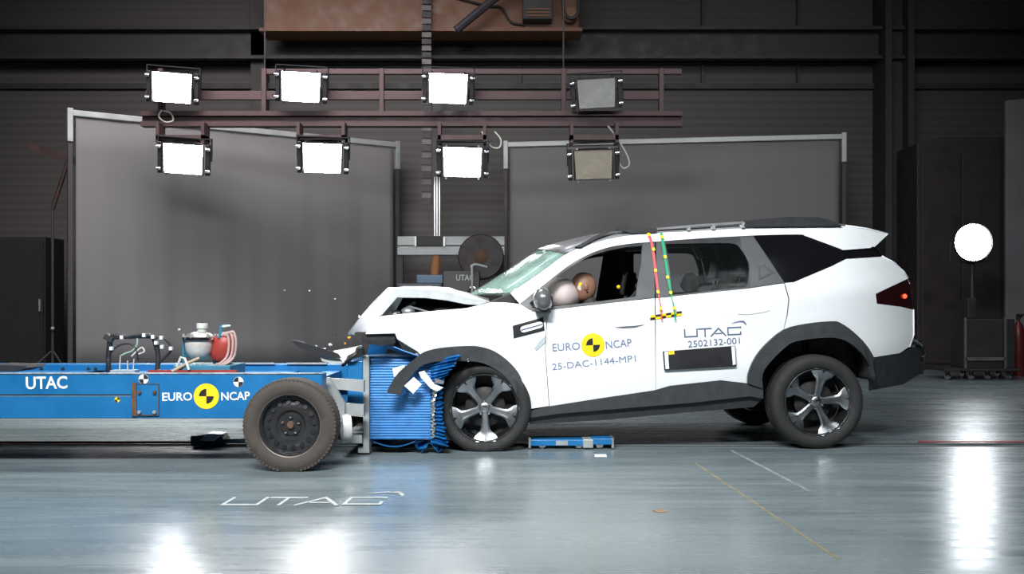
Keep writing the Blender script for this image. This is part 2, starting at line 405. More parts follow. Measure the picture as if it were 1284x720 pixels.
# ---------------------------------------------------------------- backdrop screens
def screen(x0, y0, x1, y1, z, label, seed):
    t = thing('backdrop_screen', label, 'screen', ((x0+x1)/2, (y0+y1)/2, 0), 'grey backdrop screens')
    A = Vector((x0, y0, 0)); B = Vector((x1, y1, 0)); d = (B-A).normalized(); n = Vector((d.y, -d.x, 0)); wd = (B-A).length
    rows = []
    for j in range(9):
        zz = .06+(z-.1-.06)*j/8; row = []
        for i in range(61):
            u = i/60; amp = .018*(1-.8*j/8)
            row.append(A+d*wd*u+n*(amp*math.sin(u*31+seed)+amp*.6*math.sin(u*73+2*seed))+Vector((0, 0, zz)))
        rows.append(row)
    obj('fabric', MB().grid(rows), M_screen, t, smooth=True, solid=.004)
    rx = Matrix((d, -n, (0, 0, 1))).transposed()
    obj('top_bar', MB().cbox((A+B)/2+Vector((0, 0, z-.04)), (wd+.1, .09, .09), rx), M_steel, t, bevel=.01)
    for q in (A-d*.08, B+d*.08):
        obj('post', MB().cbox(q+Vector((0, 0, z/2-.25)), (.07, .07, z-.5), rx), M_dsteel, t, bevel=.006)
        obj('post_top', MB().cbox(q+Vector((0, 0, z-.22)), (.08, .08, .5), rx), M_steel, t, bevel=.006)
        obj('foot', MB().cbox(q+Vector((0, 0, .02)), (.12, .5, .04), rx), M_dsteel, t, bevel=.006)
    return t
p0 = P(95, 138, 15); p1 = P(493, 178, 17.9)
screen(p0.x, 15, p1.x, 17.9, 4.0, 'wide grey fabric screen standing behind the blue trolley', 1.3)
p0 = P(640, 178, 17.9); p1 = P(1052, 168, 17.07)
screen(p0.x, 17.9, p1.x, 17.07, 4.0, 'wide grey fabric screen standing behind the white car', 4.1)

# ---------------------------------------------------------------- lighting rig
RY = 14.5
def rz(py): return CH-(py-HZ)/F*RY
def rxx(px): return (px-CX)/F*RY
rig = thing('lighting_truss', 'dark reddish steel lighting rig hung across the hall carrying the floodlights', 'lighting rig', (rxx(515), RY, rz(160)))
obj('main_beam', MB().box((rxx(176), RY, rz(158)), (rxx(856), RY+.16, rz(152))).box((rxx(176), RY, rz(145)), (rxx(856), RY+.16, rz(139))).box((rxx(176), RY+.07, rz(158)), (rxx(856), RY+.1, rz(139))), M_rig, rig)
for y0, y1, xa, xb in ((92, 85, 330, 856), (124, 113, 180, 830)):
    obj('rail', MB().box((rxx(xa), RY+.05, rz(y0)), (rxx(xb), RY+.12, rz(y1))), M_rig, rig, bevel=.008)
for px in (200, 330, 478, 707, 830):
    obj('upright', MB().box((rxx(px-3), RY+.02, rz(142)), (rxx(px+3), RY+.16, rz(85))), M_rig, rig, bevel=.006)
for px in (330, 707):
    obj('hanger_cable', MB().tube([(rxx(px), RY+.09, rz(86)), (rxx(px), RY+.09, HH)], .012), M_cable, rig)
for px in (231, 405, 580, 744):
    obj('drop_arm', MB().box((rxx(px-30), RY-.19, rz(182)), (rxx(px-26), RY+.08, rz(156))).box((rxx(px+26), RY-.19, rz(182)), (rxx(px+30), RY+.08, rz(156))).box((rxx(px-30), RY-.19, rz(178)), (rxx(px+30), RY+.09, rz(172))), M_rig, rig)

M_lampon = mat('floodlight_lens_lit', (.9, .9, .9), .4, 0, emit=(1, .98, .98), es=62)
M_lampoff = mat('floodlight_lens_unlit', (.36, .37, .36), .25, .3, .1, 3)
M_lamph = mat('floodlight_housing', (.02, .02, .022), .5, .2, .1, 9)
def floodlight(label, lens, group):
    t = thing('floodlight', label, 'lamp', (0, 0, 0), group)          # faces -Y, origin at its centre
    W2, H2 = .285, .215
    hb = MB().prism([(-W2, -.06, -H2), (W2, -.06, -H2), (W2*.6, .2, -H2), (-W2*.6, .2, -H2)], (0, 0, 2*H2))
    h = obj('housing', hb, M_lamph, t, local=True, bevel=.012)
    for k in range(6): obj('cooling_fin', MB().box((-W2*.62+k*.06, .19, -H2*.9), (-W2*.62+k*.06+.012, .26, H2*.9)), M_lamph, h, local=True)
    obj('lens', MB().prism([(-W2*.88, -.078, -H2*.94), (W2*.88, -.078, -H2*.94), (W2*.94, -.078, H2*.94), (-W2*.94, -.078, H2*.94)], (0, .016, 0)), lens, t, local=True)
    obj('bezel', MB().box((-W2, -.085, H2*.95), (W2, -.05, H2)).box((-W2, -.085, -H2), (W2, -.05, -H2*.95)).box((-W2, -.085, -H2*.95), (-W2*.95, -.05, H2*.95)).box((W2*.95, -.085, -H2*.95), (W2, -.05, H2*.95)), M_lamph, t, local=True)
    for s in (-1, 1):
        obj('side_bracket', MB().box((s*W2+s*.015 if s > 0 else s*W2-.075, -.05, -H2*1.02), (s*W2+.075 if s > 0 else s*W2-.015, .05, H2*1.02)), M_lamph, t, local=True, bevel=.006)
        for u in (-1, 1):
            obj('knob', MB().lathe([(0, -.03), (.022, -.03), (.026, 0), (.022, .03), (0, .03)], (s*(W2+.055), -.07, u*H2*.72), (1, 0, 0), 12), M_chrome, t, local=True, smooth=40)
            obj('corner_bolt', MB().lathe([(0, -.012), (.014, -.012), (.014, .012), (0, .012)], (s*W2*.8, -.085, u*H2*1.06), (0, 1, 0), 8), M_chrome, t, local=True)
    obj('yoke', MB().box((-W2-.09, .02, -.02), (-W2-.075, .1, .3)).box((W2+.075, .02, -.02), (W2+.09, .1, .3)).box((-W2-.09, .02, .285), (W2+.09, .1, .3)), M_lamph, t, local=True)
    return t
on = [(217, 110, 'lit white floodlight on the upper rail beside the left end of the rig', 4), (378, 109, 'lit white floodlight, second of the lit lamps along the upper rail', 3), (562, 111, 'lit white floodlight on the upper rail above the gap between the screens', 2),
      (231, 199, 'lit white floodlight hanging under the beam beside the rig end', 4), (405, 198, 'lit white floodlight hanging under the beam, middle one of the lit lower lamps', 2), (580, 203, 'lit white floodlight hanging under the beam between the two screens', 1)]
off = [(748, 117, 'unlit grey floodlight on the upper rail by the right screen', -3), (744, 206, 'unlit yellowish grey floodlight hanging below the beam end', -2)]
pr_on = floodlight('', M_lampon, 'lit floodlights on the rig'); pr_off = None
def put(o, px, py, roll, label):
    c = P(px, py, RY-.18); o.location = c; o.rotation_euler = (math.radians(13), math.radians(roll*.8), math.radians(roll*1.5)); o['label'] = label
for i, (px, py, lb, r) in enumerate(on): put(pr_on if i == 0 else copy_tree(pr_on), px, py, r, lb)
for i, (px, py, lb, r) in enumerate(off):
    o = floodlight(lb, M_lampoff if i == 0 else mat('floodlight_lens_unlit_warm', (.40, .36, .29), .25, .3, .1, 3), 'unlit floodlights on the rig'); put(o, px, py, r, lb)
for i, (pts, lb) in enumerate((([(620, 165), (628, 175), (626, 185), (616, 184), (608, 172), (604, 165)], 'pale cable loop hanging beside the lamp between the screens'), ([(762, 158), (770, 168), (785, 192), (789, 206), (782, 211), (776, 203), (775, 192)], 'pale cable loop hanging beside the unlit lower lamp'),
                              ([(203, 138), (199, 146), (207, 153), (217, 151), (214, 142), (205, 139)], 'pale cable loop under the lamp at the rig end'))):
    tag(obj('cable_loop', MB().tube(smoothline([P(x, y, RY+.0) for x, y in pts]), .012, 6), M_wire), lb, 'cable')

# lamp on a wheeled cart at the right
CY = 15.0
M_cart = mat('cart_frame', (.14, .15, .15), .5, .3, .2, 8)
cart = thing('equipment_cart', 'dark wheeled equipment cart standing under the single bright lamp', 'cart', (P(1225, 475, CY).x, CY, 0))
def cz(py): return CH-(py-HZ)/F*CY
def cx_(px): return (px-CX)/F*CY
obj('base_plate', MB().box((cx_(1172), CY-.35, .13), (cx_(1268), CY+.35, .17)), M_cabin, cart, bevel=.01)
obj('cabinet', MB().box((cx_(1201), CY-.25, .17), (cx_(1248), CY+.25, cz(400))), M_cabin, cart, bevel=.012)
for px in (1200, 1249): obj('upright', MB().box((cx_(px-1.2), CY-.29, .17), (cx_(px+1.2), CY-.26, cz(398))), M_cart, cart)
obj('cross_bar', MB().box((cx_(1200), CY-.29, cz(451)), (cx_(1249), CY-.26, cz(447))), M_cart, cart)
obj('battery_box', MB().box((cx_(1252), CY-.25, .17), (cx_(1262), CY+.1, cz(400))), M_black, cart, bevel=.01)
obj('control_box', MB().box((cx_(1208), CY-.15, cz(400)), (cx_(1219), CY+.1, cz(374))), M_cabin, cart, bevel=.01)
obj('mast', MB().tube([(cx_(1221), CY+.05, .17), (cx_(1221), CY+.05, cz(318))], .03, 10), M_dsteel, cart)
for px, yy in ((1178, -.28), (1207, -.28), (1217, .25), (1227, -.28), (1253, -.28), (1262, .25)):
    c = Vector((cx_(px), CY+yy, .055)); wq = obj('castor', MB().lathe([(0, -.018), (.05, -.018), (.055, 0), (.05, .018), (0, .018)], c, (1, .2, 0), 14), M_chrome, cart, smooth=40)
    obj('fork', MB().box((c.x-.03, c.y-.02, .06), (c.x-.022, c.y+.02, .135)).box((c.x+.022, c.y-.02, .06), (c.x+.03, c.y+.02, .135)), M_dsteel, wq)
sl = thing('stand_floodlight', 'round lit floodlight on the cart mast by the cabinet', 'lamp', P(1220, 304, CY-.1))
C0 = P(1220, 304, CY-.1)
obj('lens', MB().lathe([(0, -.03), (.2, -.025), (.27, 0), (0, .01)], C0, (0, 1, 0), 28), mat('stand_lens_lit', (.9, .9, .9), .4, 0, emit=(.9, .96, 1), es=48), sl, smooth=50)
obj('reflector', MB().lathe([(.28, -.03), (.29, .02), (.2, .16), (.1, .24), (0, .25)], C0, (0, 1, 0), 28), M_lamph, sl, smooth=50)
obj('yoke', MB().tube([C0+Vector((-.3, .06, 0)), C0+Vector((-.3, .1, -.26)), C0+Vector((0, .14, -.3)), C0+Vector((.3, .1, -.26)), C0+Vector((.3, .06, 0))], .014), M_dsteel, sl)
# tall cabinet, pale panel, extinguisher
X0 = cx_
tall = thing('tall_cabinet', 'tall dark cabinet with a sloped top behind the lamp cart', 'cabinet', (wx(1205, 17.2), 17.3, 0))
q = 17.2
obj('body', MB().prism([(wx(1150, q), q, 0), (wx(1260, q), q, 0), (wx(1260, q), q, wz(172, q)), (wx(1180, q), q, wz(172, q)), (wx(1150, q), q, wz(180, q))], (0, .9, 0)), M_cabin, tall, bevel=.015)
obj('door', MB().box((wx(1155, q), q-.03, .1), (wx(1204, q), q, wz(190, q))), M_cabin, tall, bevel=.01)
obj('door', MB().box((wx(1206, q), q-.03, .1), (wx(1255, q), q, wz(190, q))), M_cabin, tall, bevel=.01)
pp = thing('pale_panel', 'tall pale grey panel leaning upright beside the dark cabinet', 'panel', (wx(1290, 16.6), 16.6, 0))
q = 16.6
obj('board', MB().prism([(wx(1262, q), q, .05), (wx(1340, q), q, .05), (wx(1340, q), q, wz(118, q)), (wx(1262, q), q, wz(126, q))], (0, .08, 0)), mat('pale_panel_paint', (.17, .17, .18), .6, 0, .1, 2), pp, bevel=.01)
obj('foot', MB().box((wx(1262, q), q-.25, 0), (wx(1270, q), q+.35, .05)).box((wx(1325, q), q-.25, 0), (wx(1333, q), q+.35, .05)), M_dsteel, pp)
ex = thing('fire_extinguisher', 'red fire extinguisher with black hose on the floor by the pale panel', 'extinguisher', (wx(1277, 15.6), 15.6, 0))
ec = Vector((wx(1277, 15.6), 15.6, 0))
obj('cylinder', MB().lathe([(0, 0), (.085, 0), (.09, .03), (.09, .68), (.06, .8), (.025, .84), (.02, .88), (0, .88)], ec, (0, 0, 1), 20), mat('extinguisher_red', (.12, .012, .012), .4, 0, .1, 8), ex, smooth=40)
obj('valve', MB().box(ec+Vector((-.02, -.03, .87)), ec+Vector((.02, .03, .94))).box(ec+Vector((-.015, -.14, .94)), ec+Vector((.015, .03, .96))), M_black, ex)
obj('hose', MB().tube(smoothline([ec+Vector(a) for a in ((.02, 0, .9), (.12, -.03, .98), (.16, -.03, .8), (.12, -.05, .4))]), .014), M_black, ex)

# crane, drag chain and tools between the screens
q = 17.4
crane = thing('overhead_crane', 'orange overhead crane girder at the top of the hall', 'crane', (wx(530, q), q, wz(38, q)))
obj('girder', MB().box((wx(330, q), q, wz(38, q)), (wx(726, q), q+.5, wz(-60, q))), M_orange, crane, bevel=.02)
obj('lower_flange', MB().box((wx(326, q), q-.06, wz(40, q)), (wx(730, q), q+.56, wz(36, q))), M_orange, crane)
obj('motor_box', MB().box((wx(655, q), q-.3, wz(30, q)), (wx(692, q), q, wz(-40, q))), M_dsteel, crane, bevel=.02)
for k in range(3): obj('cooling_fin', MB().box((wx(660, q), q-.32, wz(27-k*4, q)), (wx(688, q), q-.3, wz(25-k*4, q))), M_orange, crane)
obj('end_buffer', MB().lathe([(0, -.1), (.13, -.1), (.13, .1), (.1, .12), (0, .12)], (wx(714, q), q-.1, wz(22, q)), (0, 1, 0), 20), M_orange, crane, smooth=40)
obj('rail_hook', MB().tube(smoothline([(wx(705, q), q-.15, wz(-10, q)), (wx(706, q), q-.25, wz(20, q)), (wx(715, q), q-.25, wz(28, q)), (wx(724, q), q-.25, wz(20, q)), (wx(723, q), q-.15, wz(-10, q))]), .03), M_dsteel, crane)
obj('power_cable', MB().tube(smoothline([(wx(560, q), q-.04, wz(-5, q)), (wx(610, q), q-.04, wz(8, q)), (wx(628, q), q-.04, wz(10, q)), (wx(640, q), q-.04, wz(28, q)), (wx(658, q), q-.04, wz(32, q))]), .02), M_cable, crane)
obj('hanger', MB().box((wx(380, q), q+.1, wz(-60, q)), (wx(395, q), q+.4, HH)).box((wx(680, q), q+.1, wz(-60, q)), (wx(695, q), q+.4, HH)), M_orange, crane)
st = obj('diagonal_brace', MB().tube([P(572, 38, 17.0), P(625, -6, 17.0), P(700, -60, 17.0)], .07, 8), mat('violet_grey_steel', (.05, .045, .06), .5, .3, .1, 5), crane)
chn = thing('drag_chain', 'dark ladder-like cable drag chain hanging between the two screens', 'drag chain', P(535, 255, 17.2))
for k in range(36):
    y0 = -40+k*8.4
    obj('link', MB().cbox(P(535, y0, 17.2), (.16, .05, .085)), M_dsteel if k % 2 else mat('drag_link_grey', (.09, .085, .085), .5, 0, .1, 9), chn)
tk = thing('vertical_track', 'bright aluminium vertical track above the grey cross beam', 'track', P(548, 300, 17.1))
for dx in (-3, 0, 3): obj('profile', MB().box(P(548+dx-.9, 300, 17.1+abs(dx)*.01), P(548+dx+.9, 222, 17.16)), M_alu, tk)
obj('back_plate', MB().box(P(543, 300, 17.16), P(553, 100, 17.2)), M_dsteel, tk)
gb = thing('cross_beam', 'grey steel cross beam with a long slot between the screens', 'beam', P(565, 320, 16.9))
obj('upper_flange', MB().box(P(498, 308, 16.9), P(633, 297, 17.0)), M_steel, gb, bevel=.01)
obj('lower_flange', MB().box(P(498, 320, 16.9), P(633, 309.5, 17.0)), M_steel, gb, bevel=.01)
obj('slide_carriage', MB().box(P(522, 308, 16.86), P(557, 296, 16.9)), M_dsteel, gb, bevel=.01)
for px in (521, 557): obj('clamp', MB().box(P(px-1.2, 309, 16.84), P(px+1.2, 297, 16.88)), M_alu, gb)
for px in (502, 629): obj('leg', MB().box((wx(px-5, 16.95), 16.95, 0), (wx(px+3, 16.95), 17.05, wz(320, 16.95))), M_dsteel, gb)
rl = thing('cable_reel', 'large dark round cable reel beside the right screen', 'reel', P(603, 350, 16.5))
rc = P(603, 322, 16.5)
obj('flange', MB().lathe([(0, -.02), (.36, -.02), (.375, 0), (.36, .02), (0, .02)], rc, (0, 1, 0), 32), mat('reel_dark', (.03, .022, .022), .5, .2, .15, 8), rl, smooth=40)
obj('flange', MB().lathe([(0, -.02), (.36, -.02), (.375, 0), (.36, .02), (0, .02)], rc+Vector((0, .3, 0)), (0, 1, 0), 32), MATS['reel_dark'], rl, smooth=40)
obj('drum', MB().lathe([(.25, 0), (.25, .3)], rc, (0, 1, 0), 24), M_cable, rl, smooth=40)
obj('hub', MB().lathe([(0, -.05), (.07, -.05), (.12, -.02)], rc, (0, 1, 0), 20), M_rust, rl, smooth=40)
obj('stand', MB().box((rc.x-.3, rc.y+.33, 0), (rc.x-.24, rc.y+.4, rc.z)).box((rc.x+.24, rc.y+.33, 0), (rc.x+.3, rc.y+.4, rc.z)).box((rc.x-.3, rc.y+.33, rc.z-.05), (rc.x+.3, rc.y+.4, rc.z+.05)), M_dsteel, rl)
uc = thing('tool_cabinet', 'dark grey cabinet lettered UTAC standing between the screens', 'cabinet', (wx(580, 15.9), 16.1, 0))
obj('body', MB().box((wx(556, 15.9), 15.9, .05), (wx(601, 15.9), 16.3, wz(340, 15.9))), mat('cabinet_grey', (.06, .058, .06), .6, 0, .1, 6), uc, bevel=.012)
obj('plinth', MB().box((wx(558, 15.9), 15.94, 0), (wx(599, 15.9), 16.26, .05)), M_black, uc)
obj('lettering', textpanel('UTAC', (572, 352), (594, 352), 7.5, lambda x, y: P(x, y, 15.89), .01), M_steel, uc, label='pale UTAC lettering')
tag(obj('stacked_case', MB().box((wx(500, 16.3), 16.1, 0), (wx(555, 16.3), 16.6, wz(356, 16.3))), mat('cabinet_blue_grey', (.05, .065, .08), .5, 0, .1, 6), bevel=.015), 'dark blue grey low chest beside the lettered cabinet', 'chest')
tag(obj('blue_case', MB().box((wx(523, 16.3), 16.2, wz(356, 16.3)), (wx(556, 16.3), 16.5, wz(345, 16.3))), mat('case_blue', (.10, .16, .24), .5, 0, .1, 6), bevel=.015), 'pale blue tool case lying on the low chest', 'case')
tag(obj('tan_roll', MB().lathe([(0, 0), (.07, 0), (.08, .1), (.06, .3), (0, .32)], P(545, 344.9, 16.35)+Vector((0, 0, .003)), (.1, 0, 1), 14), mat('tan_cloth', (.3, .13, .05), .8, 0, .2, 9), smooth=40), 'tan orange rolled cloth standing on the blue case', 'roll')
tag(obj('bent_pipe', MB().tube(smoothline([Vector((P(592, 0, 15.8).x, 15.8, 0)), P(592, 345, 15.8), P(591, 336, 15.8), P(596, 331.5, 15.8), P(611, 335, 15.8)])+[], .018), M_steel), 'bent grey pipe rising in front of the lettered cabinet', 'pipe')
hs = obj('chrome_hook', MB().tube(smoothline([P(586, 372, 15.87), P(589, 362, 15.87), P(594, 360, 15.87), P(598, 368, 15.87), P(597, 376, 15.87)]), .02), M_chrome)
tag(hs, 'shiny looped hose end hanging on the lettered cabinet', 'hose')

# left side: dark cabinet, stand with boom arm
lc = thing('storage_locker', 'large black locker standing left of the grey screen', 'locker', (wx(10, 16.5), 16.6, 0))
obj('body', MB().box((wx(-60, 16.5), 16.5, 0), (wx(57, 16.5), 17.2, wz(297, 16.5))), mat('locker_black', (.012, .012, .012), .7, 0, .15, 4), lc, bevel=.015)
for a, b in ((-58, -2), (0, 55)):
    d = obj('door', MB().box((wx(a, 16.5), 16.47, .08), (wx(b, 16.5), 16.5, wz(300, 16.5))), MATS['locker_black'], lc, bevel=.01)
    obj('handle', MB().box((wx(b-4, 16.5), 16.43, 1.0), (wx(b-2.5, 16.5), 16.47, 1.2)), M_steel, d)
bs = thing('boom_stand', 'thin dark pole stand with a tilted boom arm by the screen edge', 'stand', (wx(66, 15.6), 15.6, 0))
q = 15.6
obj('pole', MB().tube([(wx(66, q), q, .05), P(66, 262, q)], .022), M_dsteel, bs)
obj('boom_arm', MB().box((-.42, -.03, -.05), (.42, .03, .05), Matrix.Translation(P(64, 192, q)) @ Matrix.Rotation(math.radians(19), 4, 'Y')), M_rig, bs)
obj('strut', MB().tube([P(66, 262, q), P(86, 200, q)], .035), M_rig, bs)
obj('clamp_knob', MB().sphere(P(66, 412, q-.04), .03), M_steel, bs, smooth=True)
for a in (90, 210, 330):
    r = math.radians(a); c = Vector((wx(66, q), q, 0)); obj('leg', MB().tube([c+Vector((0, 0, .4)), c+Vector((math.cos(r)*.4, math.sin(r)*.4, .02))], .015), M_dsteel, bs)

# ================================================================ WHEELS
def basis(ax):
    ax = Vector(ax).normalized(); up = Vector((0, 0, 1)); up = (up-ax*up.dot(ax)).normalized(); r = up.cross(ax) # r: to the right seen from the side ax points to... 
    return ax, up, r
def tyre_prof(R, r, wd):
    h = wd/2
    return [(r, -h*.82), (r+.012, -h*.98), ((R+r)/2+.005, -h*1.06), (R-.028, -h*1.0), (R-.006, -h*.86), (R, -h*.6), (R, -h*.32), (R-.008, -h*.3), (R-.008, -h*.24), (R, -h*.22), (R, h*.22), (R-.008, h*.24), (R-.008, h*.3), (R, h*.32), (R, h*.6), (R-.006, h*.86), (R-.028, h*1.0), ((R+r)/2+.005, h*1.06), (r+.012, h*.98), (r, h*.82)]
def squash(mb, cz_, floorz):
    for v in mb.v:
        if v.z < floorz: v.z = floorz+(v.z-floorz)*.05
def alloy_wheel(parent, c, out, R, wd, r, base, mt_tyre=None, ground=None):
    """c: wheel centre, out: unit vector to the outer side"""
    ax, up, rt = basis(out); c = Vector(c)
    W_ = lambda x, y, h: c+rt*x+up*y+ax*h
    face = wd*.42
    w_ = obj('wheel', MB().lathe([(r*.99, -wd*.42), (r*.93, -wd*.35), (r*.9, 0), (r*.92, face*.6), (r*.96, face*.85), (r*1.0, face), (r*1.0, face+.006), (r*.955, face+.004), (r*.945, face*.8)], c, ax, 48), M_alloyd, parent, smooth=40)
    tm = MB().lathe(tyre_prof(R, r, wd), c, ax, 56)
    if ground is not None: squash(tm, c.z, ground)
    obj('tyre', tm, mt_tyre or M_tyre, w_, smooth=45)
    obj('brake_disc', MB().lathe([(0, .02), (.1, .02), (.15, 0), (.15, -.02), (0, -.02)], c, ax, 32), mat('brake_steel', (.02, .019, .018), .6, .3, .2, 20), w_, smooth=40)
    obj('barrel_back', MB().lathe([(0, -wd*.3), (r*.9, -wd*.3)], c, ax, 32), M_black, w_)
    for k in range(5):
        a = math.radians(base+72*k); ca, sa = math.cos(a), math.sin(a)
        def Q(rad, t, h): return W_(rad*ca-t*sa, rad*sa+t*ca, h)
        f = face*.78
        L_ = [(r*.08, .022, f*.92), (r*.28, .026, f*.97), (r*.55, .030, f*1.02), (r*.68, .038, f*1.05), (r*.80, .074, f*1.1), (r*.985, .108, face*1.03)]
        top = MB(); 
        for sgn in (1,):
            rows = []
            for rad, t, h in L_:
                rows.append([Q(rad, -t, h-.028), Q(rad, -t, h-.004), Q(rad, -t*.62, h+.004), Q(rad, 0, h-.002 if rad > r*.5 else h+.005), Q(rad, t*.62, h+.004), Q(rad, t, h-.004), Q(rad, t, h-.028)])
            top.grid(rows)
        sp = obj('spoke', top, M_alloy, w_, smooth=35)
        # dark slot splitting the spoke end, and the dark step beside the spoke
        slot = MB().prism([Q(r*.84, 0, f*1.14), Q(r*.985, -.013, face*1.03+.0065), Q(r*.985, .013, face*1.03+.0065)], -ax*.02)
        obj('spoke_slot', slot, M_alloyd, w_)
        if True:
            am = math.radians(base+72*k+36); cm, sm = math.cos(am), math.sin(am)
            p_ = W_(r*.66*cm, r*.66*sm, face*.25)
    obj('rim_lip', MB().lathe([(r*.955, face*.98), (r*.985, face+.01), (r*1.0, face+.006)], c, ax, 56), M_alloy, w_, smooth=40)
    obj('hub_cap', MB().lathe([(0, face*.84), (.03, face*.83), (.042, face*.76), (.05, face*.6), (.05, 0)], c, ax, 24), M_alloy, w_, smooth=40)
    obj('hub_emblem', MB().lathe([(0, face*.88), (.018, face*.87), (.022, face*.8)], c, ax, 16), M_chrome, w_, smooth=40)
    for k in range(5):
        a = math.radians(base+36+72*k); p_ = W_(.052*math.cos(a), .052*math.sin(a), face*.62)
        obj('wheel_bolt', MB().lathe([(0, .02), (.008, .018), (.009, 0)], p_, ax, 8), M_chrome, w_)
    return w_
def steel_wheel(parent, c, out, R, wd, r, ground=0):
    ax, up, rt = basis(out); c = Vector(c); W_ = lambda x, y, h: c+rt*x+up*y+ax*h
    face = wd*.42
    w_ = obj('wheel', MB().lathe([(r*.9, -wd*.4), (r*.88, 0), (r*.9, face*.7), (r*.97, face*.95), (r*1.02, face*1.05), (r*1.0, face*.8), (r*.88, face*.45), (r*.80, face*.42), (r*.70, face*.5), (r*.60, face*.62), (r*.5, face*.6), (r*.42, face*.42), (r*.36, face*.42), (r*.33, face*.5), (0, face*.5)], c, ax, 48), M_steelb, parent, smooth=35)
    tm = MB().lathe(tyre_prof(R, r, wd), c, ax, 56); squash(tm, c.z, ground)
    ty = obj('tyre', tm, M_tyred, w_, smooth=45)
    tb = MB()
    for k in range(72):
        a = 2*PI*k/72
        for s in (-1, 1):
            p_ = W_((R-.0125)*math.cos(a), (R-.0125)*math.sin(a), s*wd*.40)
            if p_.z < ground+.012: continue
            d = (rt*math.cos(a)+up*math.sin(a)); rot = Matrix((d.cross(ax), ax, d)).transposed()
            tb.cbox(p_, (.016, wd*.14, .018), rot)
    b = obj('tread_blocks', tb, M_tyred, w_, kind='stuff')
    for k in range(16):
        a = 2*PI*k/16+.1; p_ = W_(r*.745*math.cos(a), r*.745*math.sin(a), face*.47)
        obj('vent_hole', MB().lathe([(0, .008), (.0145, .008), (.016, .0), (.016, -.01)], p_, (ax+(rt*math.cos(a)+up*math.sin(a))*.25), 12), M_blk, w_)
    for k in range(5):
        a = 2*PI*k/5+PI/2; p_ = W_(.055*math.cos(a), .055*math.sin(a), face*.45)
        obj('wheel_bolt', MB().lathe([(0, .022), (.009, .02), (.011, 0)], p_, ax, 8), M_rust if k == 1 else M_chrome, w_)
    obj('hub_cap', MB().lathe([(0, face*.75), (.02, face*.74), (.026, face*.5)], c, ax, 18), M_rust, w_, smooth=40)
    obj('rim_lip', MB().lathe([(r*1.0, face*1.06), (r*1.03, face*1.12), (r*1.045, face*1.05)], c, ax, 48), mat('worn_rim_lip', (.2, .18, .16), .5, .6, .2, 9), w_, smooth=50)
    return w_

# ================================================================ TROLLEY
TY = 6.75
tr = thing('impact_trolley', 'long blue steel crash trolley with a blue crush block on its front', 'trolley', (-3, 7.3, 0))
XL = -5.4; XR = P(452, 0, 7.0).x
zt, zb = P(0, 469, TY).z, P(0, 525, TY).z
nb = obj('beam', MB().box((XL, TY, zb), (P(404, 0, TY).x, TY+.16, zt)), M_blue, tr, bevel=.006)
fb = obj('beam', MB().box((XL, 7.9, zb), (XR, 8.06, zt)), M_blue, tr, bevel=.006)
obj('top_edge', MB().box((XL, TY-.006, zt), (P(404, 0, TY).x, TY+.02, zt+.008)), mat('worn_pale_edge', (.35, .42, .48), .5, .3, .5, 12), nb)
for a, b in ((285, 345), (360, 410)): obj('wear_strip', MB().box((P(a, 0, 7.9).x, 7.88, zt), (P(b, 0, 7.9).x, 7.9, zt+.012)), M_steel, fb)
for x in (-5.2, -4.2, -3.2, -2.2, -1.4): obj('cross_member', MB().box((x-.06, TY+.16, zb+.05), (x+.06, 7.9, zt-.05)), M_blue, tr)
obj('deck_plate', MB().box((XL, TY+.16, zt-.06), (P(330, 0, TY).x, 7.9, zt-.05)), M_blue, tr)
# seam groove, access plate with hinge, bolts
TP = lambda off: (lambda x, y: P(x, y, TY-.003-off))
obj('seam_strip', MB().box(P(-240, 496, TY-.002), P(165, 494.4, TY+.01)), M_blk, nb)
obj('seam_light', MB().box(P(-240, 497.3, TY-.002), P(165, 496.3, TY+.01)), mat('seam_pale', (.16, .3, .42), .5, 0, .2, 12), nb)
pl = obj('access_plate', mapped([(166, 481), (199.5, 481), (199.5, 521), (166, 521)], TP(.004), 20), M_blue, tr, solid=.012)
obj('hinge', MB().box(P(165, 522, TY-.014), P(172, 480, TY+.0)), M_rust, pl)
for a, b, c, d in ((172, 482, 199, 481), (172, 521.5, 199, 520), (198, 520, 199.6, 482)): obj('plate_rim', MB().box(P(min(a, c), max(b, d), TY-.011), P(max(a, c), min(b, d), TY)), M_rust, pl)
for x, y in ((175, 492), (194, 492), (175, 517), (194, 517)): obj('plate_bolt', MB().lathe([(0, -.016), (.012, -.014), (.013, 0)], P(x, y, TY-.008), (0, 1, 0), 8), M_rust if y < 500 else M_steel, pl)
# lettering
obj('lettering', textpanel('UTAC', (32.5, 488.5), (84.5, 487.5), 16, TP(.0), .02), M_wt, tr, label='white bold UTAC lettering')
obj('lettering', textpanel('EURO', (203.5, 503), (241, 502.5), 10.5, TP(.0), .018), M_wt, tr, label='white EURO lettering')
obj('lettering', textpanel('NCAP', (277.5, 502.5), (313.5, 501.5), 10.5, TP(.0), .018), M_wt, tr, label='white NCAP lettering')
logo_target(tr, (258.7, 497), 16, TP)
for c, r, ma, mb_, sd in (((180, 475.5), 6.2, M_wt, M_blk, 0), ((299, 479), 6.4, M_wt, M_blk, 90), ((147, 501.3), 3.4, M_yel, M_blk, 0)):
    d = obj('target_sticker', mapped(disc2(c, r, n=18), TP(.0), 5), ma, tr, label='small round target sticker')
    for a in (sd, sd+180): obj('sticker_quadrant', mapped(disc2(c, r*.95, a, a+90, 6), TP(.001), 5), mb_, d)
for px in (52, 79, 111, 120): obj('bolt_hole', MB().lathe([(0, -.004), (.014, -.004), (.014, 0)], P(px, 463, 7.9), (0, 1, 0), 10), M_blk, fb)
